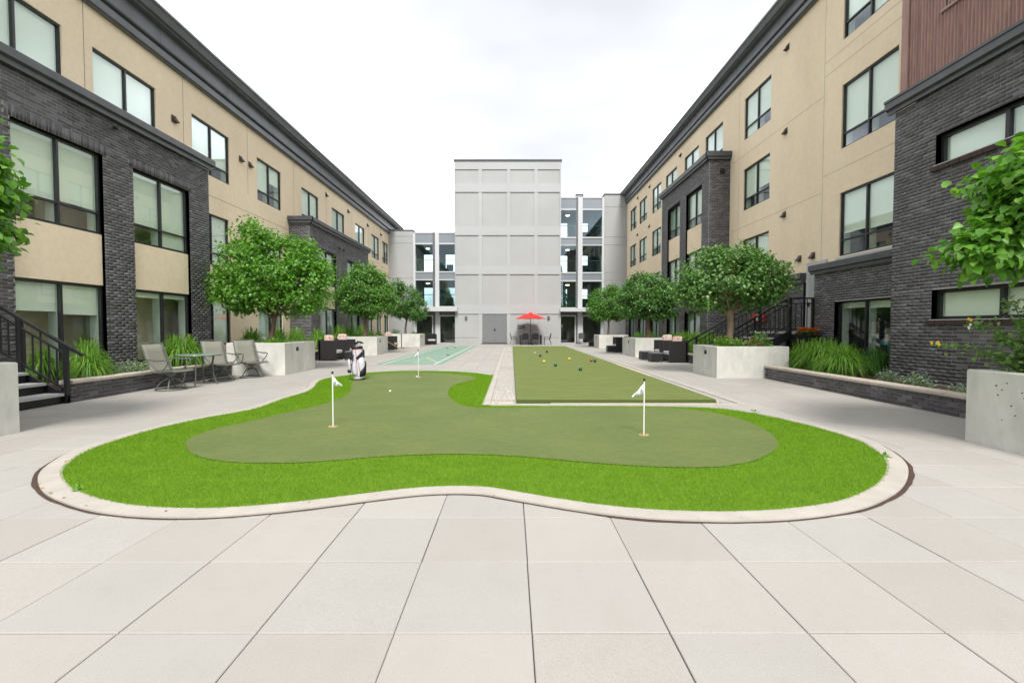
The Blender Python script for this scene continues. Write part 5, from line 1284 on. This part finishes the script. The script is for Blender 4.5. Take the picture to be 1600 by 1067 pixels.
# ------------------------------------------------------------------ umbrella table at the tower
ub = thing('patio_umbrella', (1.50, 35.5, 0), 'red patio umbrella standing open over the dark table', 'umbrella')
n = 8; top = (0, 0, 2.46); rim = [(1.22*math.cos(i*math.pi/4 + .2), 1.22*math.sin(i*math.pi/4 + .2), 2.02) for i in range(n)]
for i in range(n):
    a, b = Vector(rim[i]), Vector(rim[(i+1) % n]); c = Vector(top); m1 = a.lerp(c, .5) + Vector((0,0,.05)); m2 = b.lerp(c, .5) + Vector((0,0,.05)); md = (a+b)/2 + Vector((0,0,.02))
    k = Vector((0,0,-.008)); vs = [a, md, b, m2, c, m1]; mb = MB(); mb.raw(vs + [v + k for v in vs], [(0,1,3,5)[::1], (1,2,3), (5,3,4), (6,11,9,7), (7,9,8), (11,10,9), (0,6,7,1), (1,7,8,2)]); mb.build('canopy_panel', M['red'], ub)
    MB().tube([a, m1 - Vector((0,0,.02)), (0,0,2.42)], .008, 5, False).build('rib', M['black'], ub)
MB().lathe([(.20,.0),(.12,.05),(.0,.09)], (0,0,2.43), 12).build('cap', M['red'], ub)
MB().tube([(0,0,0),(0,0,2.45)], .022, 8).build('pole', M['black'], ub); MB().lathe([(0,0),(.24,0),(.24,.05),(.05,.09)], (0,0,0), 16).build('base', M['black'], ub)
dt = thing('dining_table', (1.50, 35.5, 0), 'dark rectangular outdoor table under the red umbrella', 'table')
MB().box(-.86, -.02, -.45, .45, .70, .745).build('table_top', M['black'], dt); MB().box(.02, .86, -.45, .45, .70, .745).build('table_top', M['black'], dt)
for sx in (-.8, .8):
    for sy in (-.38, .38): MB().box(sx-.05, sx+.05, sy-.05, sy+.05, 0, .70).build('leg', M['black'], dt)
def dchair(x, y, rz, lab, m='black', grp='dark chairs around the umbrella table'):
    t = thing('dining_chair', (x, y, 0), lab, 'chair', grp, rz)            # faces +y
    MB().cbox(-.23, .23, -.22, .22, .41, .44, .008).build('seat', M[m], t)
    mb = MB(); mb.raw([(-.23,-.22,.45),(.23,-.22,.45),(.21,-.30,.88),(0,-.31,.91),(-.21,-.30,.88),(-.23,-.25,.45),(.23,-.25,.45),(.21,-.33,.88),(0,-.34,.91),(-.21,-.33,.88)], [(0,1,2,3,4),(9,8,7,6,5),(0,4,9,5),(1,6,7,2),(2,7,8,3),(3,8,9,4)]); mb.build('backrest', M[m], t)
    for s in (-1, 1):
        MB().tube([(s*.25,.22,0),(s*.25,.2,.42),(s*.25,.18,.62),(s*.25,-.26,.64)], .014, 6).build('arm_frame', M['black'], t); MB().tube([(s*.24,-.34,0),(s*.24,-.2,.42),(s*.24,-.30,.86)], .014, 6).build('leg', M['black'], t)
dchair(1.06, 34.75, 0, 'dark chair with its back to the court, left of the umbrella pole'); dchair(1.80, 34.75, 0, 'dark chair with its back to the court, right of the umbrella pole')
dchair(.22, 35.5, -R(90), 'dark chair at the left end of the umbrella table'); dchair(2.78, 35.5, R(90), 'dark chair at the right end of the umbrella table')
dchair(5.68, 36.6, R(180), 'single brown chair standing by the glass doors on the right', 'vent', None)

# ------------------------------------------------------------------ golf
def flag(px, py, h, lab, side, droop):
    x, y = gp(px, py); t = thing('golf_flag', (x, y, .022), lab, 'golf flag', 'flags on the putting green')
    MB().tube([(0,0,-.02),(0,0,h)], .0085, 8).build('pole', M['pole'], t); MB().lathe([(.010,0),(.014,.010),(.014,.028),(.008,.038)], (0,0,h), 10).build('finial', M['dark'], t)
    MB().lathe([(.052,.0),(.052,.002),(.0,.003)], (0,0,0), 20).build('cup', M['reveal'], t)
    mb = MB(); n = 20; mb.tube([(.056*math.cos(i*6.2832/n), .056*math.sin(i*6.2832/n), .003) for i in range(n+1)], .004, 5, False); mb.tube([(-.05, -.02, .006), (.05, -.02, .006)], .004, 4); mb.build('cup_rim', M['brass'], t)
    vs = []; nn = 8
    for i in range(nn + 1):
        q = i / nn
        for k in range(2):
            w = .006*math.sin(q*9 + k)
            vs.append((side*(.01 + q*droop[0]), -.012 + w*2 + q*.02, (h - .03 - (q*droop[1])) if k == 0 else (h - droop[2] - q*droop[3])))
    o = MB().raw(vs, [(2*i, 2*i+1, 2*i+3, 2*i+2) for i in range(nn)], True).build('flag_cloth', M['cloth'], t); o.modifiers.new('thick', 'SOLIDIFY').thickness = .003
    mb = MB(); mb.box(side*.035, side*.05, -.022, -.020, h - .12, h - .10); mb.build('emblem', M['fascia'], t)
flag(520.7, 668.8, .705, 'golf flag on the left of the putting green, cloth hanging to the right', 1, (.115, .125, .16, .0))
flag(1006, 682.2, .665, 'golf flag nearest the camera, on the right of the putting green', -1, (.14, .16, .15, .055))
flag(653.8, 590.6, .70, 'golf flag at the back of the putting green, near the golf bag', -1, (.14, .17, .14, .05))
def ball(px, py, m, lab, r, z, name, cat, grp):
    x, y = gp(px, py); k = (1.35 - z - r) / 1.35; x *= k; y *= k
    mb = MB(); n = 12; pr = [(r*math.sin(math.pi*i/n) + 1e-4, -r*math.cos(math.pi*i/n)) for i in range(n+1)]
    o = mb.lathe(pr, (0,0,0), 18).build(name, M[m]); o.location = (x, y, z + r); tag(o, lab, cat, grp)
for px, py, lab in ((609.6, 611, 'white golf ball alone in the open part of the putting green'), (651, 588.5, 'white golf ball beside the back flag')): ball(px, py, 'pole', lab, .0235, .022, 'golf_ball', 'golf ball', 'golf balls')
M['navy'] = mat('navy_resin', (.012,.03,.06), .2, .6); M['green'] = mat('green_resin', (.01,.06,.035), .2, .6); M['gold'] = mat('yellow_resin', (.62,.42,.03), .25, .6); M['brick_red'] = mat('red_resin', (.25,.04,.025), .25, .6)
for px, py, m_, lab in ((844, 555.5, 'navy', 'dark blue bowl on the left part of the court, behind the yellow one'), (854.5, 549.5, 'dark', 'black bowl farthest down the court'), (850, 565, 'gold', 'yellow bowl on the left side of the court'),
        (889.5, 560.8, 'gold', 'yellow bowl in the middle of the court'), (924, 562.8, 'brick_red', 'red bowl touching the dark blue one'), (929.5, 563.8, 'navy', 'dark blue bowl touching the red one on the right'), (868, 570, 'green', 'dark green bowl between the left yellow bowl and the nearest bowl'), (907, 576.5, 'green', 'dark green bowl nearest the camera')):
    ball(px, py, m_, lab, .054, .088, 'bowl', 'bowls ball', 'coloured bowls on the court')
ball(835.8, 551.2, 'pole', 'tiny white target ball on the bowls court', .028, .088, 'jack_ball', 'jack ball', None)

# golf bag on its stand
gb = thing('golf_bag', (-3.86, 11.55, .022), 'white and black golf stand bag with red trim on the edge of the putting green', 'golf bag')
gb.rotation_euler = (0, R(-4), R(20))
M['bagw'] = speck('white_nylon', (.46,.46,.50), (.56,.56,.60), 14, .55, .2, .004); M['bagr'] = mat('red_piping', (.42,.04,.04), .5, .4)
MB().lathe([(.115,.0),(.135,.02),(.138,.09),(.130,.10)], (0,0,0), 24, 1.0, .85).build('base', M['dark'], gb)
MB().lathe([(.128,.09),(.132,.13),(.130,.35),(.128,.6),(.132,.76),(.134,.80)], (0,0,0), 28, 1.0, .85).build('body', M['bagw'], gb)
MB().lathe([(.136,.79),(.143,.80),(.143,.845),(.134,.85)], (0,0,0), 28, 1.0, .85).build('top_cuff', M['dark'], gb)
MB().lathe([(.137,.775),(.1385,.789)], (0,0,0), 28, 1.0, .85).build('piping', M['bagr'], gb)
MB().lathe([(.134,.03),(.142,.05),(.140,.085)], (0,0,0), 28, 1.0, .85).build('base_band', M['bagw'], gb)
def patch(a0, a1, prof, off, name, m, parent):
    """pocket or panel wrapped round the bag: prof = [(z, bulge, left, right)]"""
    vs = []; k = 9
    for z, bulge, l, r_ in prof:
        for i in range(k):
            q = i / (k-1); a = a0 + (a1 - a0) * (l + (r_ - l) * q); rr = .133 + off + bulge * math.sin(math.pi*q)**.6
            vs.append((rr*math.cos(a), rr*.85*math.sin(a) - 0, z))
    n = len(prof); fs = [(i*k+j, i*k+j+1, (i+1)*k+j+1, (i+1)*k+j) for i in range(n-1) for j in range(k-1)]
    o = MB().raw(vs, fs, True).build(name, M[m], parent); o.modifiers.new('thick', 'SOLIDIFY').thickness = .006; return o
patch(R(-100), R(-10), [(.12,.0,.3,1),(.16,.05,.2,1),(.3,.065,.1,1),(.42,.06,.05,1),(.52,.045,.1,.9),(.57,.0,.2,.8)], .003, 'ball_pocket', 'bagw', gb)
patch(R(-200), R(-115), [(.12,.0,.1,1),(.17,.045,0,1),(.34,.05,0,.9),(.44,.03,.1,.8),(.48,.0,.2,.7)], .003, 'side_pocket', 'bagw', gb)
patch(R(-110), R(-20), [(.10,.03,.22,.9),(.18,.05,.28,.98),(.28,.055,.45,1.02),(.38,.045,.72,1.08),(.46,.03,.92,1.1)], .034, 'swoosh_panel', 'dark', gb)
patch(R(-110), R(-30), [(.54,.02,.0,.35),(.60,.014,.12,.85),(.66,.012,.45,1.05),(.71,.0,.85,1.05)], .014, 'swoosh_panel', 'dark', gb)
for a, z0, z1 in ((-108, .10, .78), (-28, .14, .6), (-14, .6, .78), (-150, .5, .78)):
    c, s = math.cos(R(a)), math.sin(R(a)); MB().tube([(c*.137, s*.85*.137, z0), (c*.146, s*.85*.146, (z0*2+z1)/3), (c*.142, s*.85*.142, (z0+2*z1)/3), (c*.136, s*.85*.136, z1)], .006, 6).build('piping', M['dark' if a != -108 else 'bagr'], gb)
mb = MB(); mb.tube([(-.13,-.02,.74),(-.19,-.05,.62),(-.2,-.05,.45),(-.145,-.02,.33)], [.016,.022,.022,.014], 8); mb.build('shoulder_strap', M['dark'], gb)
hp = MB().lathe([(.02,-.14),(.04,-.10),(.045,.04),(.035,.13),(.01,.15)], (-.215,-.06,.40), 12, .8, 1).build('towel', M['bagw'], gb); MB().lathe([(.036,-.03),(.04,.03),(.03,.05)], (-.235,-.06,.235), 10).build('towel_end', M['dark'], gb)
MB().tube([(-.10,-.08,.66),(-.24,-.22,.02)], .008, 6).build('stand_leg', M['dark'], gb); MB().lathe([(.012,0),(.02,.01),(.012,.03)], (-.24,-.22,-.005), 8).build('foot', M['pole'], gb)
MB().tube([(.02,.12,.62),(.05,.30,.02)], .008, 6).build('stand_leg', M['dark'], gb)
for i, (dx, dy, dz, an) in enumerate([(-.07,.0,.90,.2),(-.03,-.04,.93,.5),(.02,.03,.95,-.1),(.06,-.02,.94,.3),(.09,.02,.92,-.3)]):
    c = thing('golf_club', (0,0,0), None, None); c.parent = gb
    MB().tube([(dx*.6,dy*.6,.5),(dx,dy,dz)], .006, 6).build('shaft', M['fascia'], c)
    MB().obox((dx + .035*math.cos(an), dy + .035*math.sin(an), dz + .01), (.085, .026, .035), Matrix.Rotation(an, 3, 'Z') @ Matrix.Rotation(.25, 3, 'Y')).build('club_head', M['dark'], c)

# ------------------------------------------------------------------ person sitting indoors behind the porch window
pe = thing('person', (10.02, 12.05, .0), 'person with short grey hair and a teal top sitting indoors behind the porch window', 'person')
pe.rotation_euler = (0, 0, R(95))
M['skin'] = mat('skin', (.55,.34,.25), .55, .4); M['teal'] = mat('teal_top', (.06,.32,.36), .85); M['hair'] = mat('grey_hair', (.5,.48,.45), .8); M['trouser'] = mat('dark_trousers', (.03,.03,.04), .9)
def skinned(name, vs, es, rs, m, parent, root=0, sub=2):
    me = bpy.data.meshes.new(name); me.from_pydata(vs, es, []); o = link(name, me, parent); me.materials.append(M[m])
    import bmesh
    bm = bmesh.new(); bm.from_mesh(me); lay = bm.verts.layers.skin.verify(); bm.verts.ensure_lookup_table()
    for i, r in enumerate(rs):
        q = bm.verts[i][lay]; q.radius = r if isinstance(r, tuple) else (r, r); q.use_root = (i == root)
    bm.to_mesh(me); bm.free()
    k = o.modifiers.new('skin', 'SKIN'); k.use_smooth_shade = True; s = o.modifiers.new('sub', 'SUBSURF'); s.levels = sub; s.render_levels = sub; return o
# faces local -y; seat height .46
V_ = [(0,0,.52),(0,.02,.68),(0,.03,.86),(0,.02,1.0),(0,.0,1.07),(0,-.01,1.13),(0,-.015,1.21),(0,-.01,1.29),
      (-.17,.03,.99),(-.21,.0,.76),(-.15,-.22,.68),(-.08,-.32,.70),(.17,.03,.99),(.21,.0,.76),(.15,-.22,.68),(.08,-.32,.70),
      (-.09,-.05,.51),(-.11,-.44,.50),(-.11,-.46,.10),(-.11,-.58,.05),(.09,-.05,.51),(.11,-.44,.50),(.11,-.46,.10),(.11,-.58,.05)]
E_ = [(0,1),(1,2),(2,3),(3,4),(4,5),(5,6),(6,7),(3,8),(8,9),(9,10),(10,11),(3,12),(12,13),(13,14),(14,15),(0,16),(16,17),(17,18),(18,19),(0,20),(20,21),(21,22),(22,23)]
R_ = [(.15,.12),(.13,.10),(.15,.11),(.11,.09),.05,.052,(.075,.09),(.05,.06),.058,.045,.034,.026,.058,.045,.034,.026,.085,.068,.045,.04,.085,.068,.045,.04]
skinned('body', V_, E_, R_, 'skin', pe)
skinned('teal_top', [V_[i] for i in (0,1,2,3,8,9,12,13)], [(0,1),(1,2),(2,3),(3,4),(4,5),(3,6),(6,7)], [(.17,.14),(.15,.12),(.168,.128),(.125,.105),.075,.06,.075,.06], 'teal', pe)
skinned('trousers', [V_[i] for i in (0,16,17,18,20,21,22)], [(0,1),(1,2),(2,3),(0,4),(4,5),(5,6)], [(.155,.13),.10,.082,.062,.10,.082,.062], 'trouser', pe)
MB().lathe([(.0,-.02),(.075,-.01),(.098,.04),(.085,.10),(.045,.135),(.0,.145)], (0,.018,1.19), 18, .92, 1.08).build('hair', M['hair'], pe)
MB().lathe([(.003,-.02),(.012,0),(.004,.025)], (0,-.108,1.205), 8).build('nose', M['skin'], pe)
for s in (-1, 1):
    MB().lathe([(.002,-.01),(.010,0),(.002,.01)], (s*.032,-.094,1.235), 8).build('eye', M['dark'], pe); MB().lathe([(.004,-.03),(.014,0),(.004,.03)], (s*.082,-.005,1.215), 8).build('ear', M['skin'], pe)
MB().box(-.022, .022, -.100, -.094, 1.160, 1.167).build('mouth', M['brick_red'], pe)
MB().bar((.0,-.32,.70),(.0,-.30,.705),.05,.03).build('hand', M['skin'], pe)
for s in (-1, 1):
    mb = MB()
    for k in range(4): mb.tube([(s*(.085 - k*.017), -.325, .70), (s*(.075 - k*.016), -.375 + .006*abs(k-1.4), .705), (s*(.07 - k*.015), -.40 + .008*abs(k-1.4), .685)], [.0085,.008,.006], 6)
    mb.tube([(s*.05,-.315,.705),(s*.02,-.345,.715),(s*.012,-.365,.708)], [.010,.009,.007], 6); mb.build('fingers', M['skin'], pe)
ic = thing('indoor_chair', (10.02, 12.1, 0), 'dark chair the person sits on behind the porch window', 'chair'); ic.rotation_euler = (0, 0, R(95))
MB().cbox(-.24, .24, -.24, .24, .38, .435, .01).build('seat', M['vent'], ic); MB().cbox(-.24, .24, .24, .30, .435, .90, .01).build('backrest', M['vent'], ic)
for sx in (-.2, .2):
    for sy in (-.2, .2): MB().box(sx-.02, sx+.02, sy-.02, sy+.02, .05, .38).build('leg', M['vent'], ic)
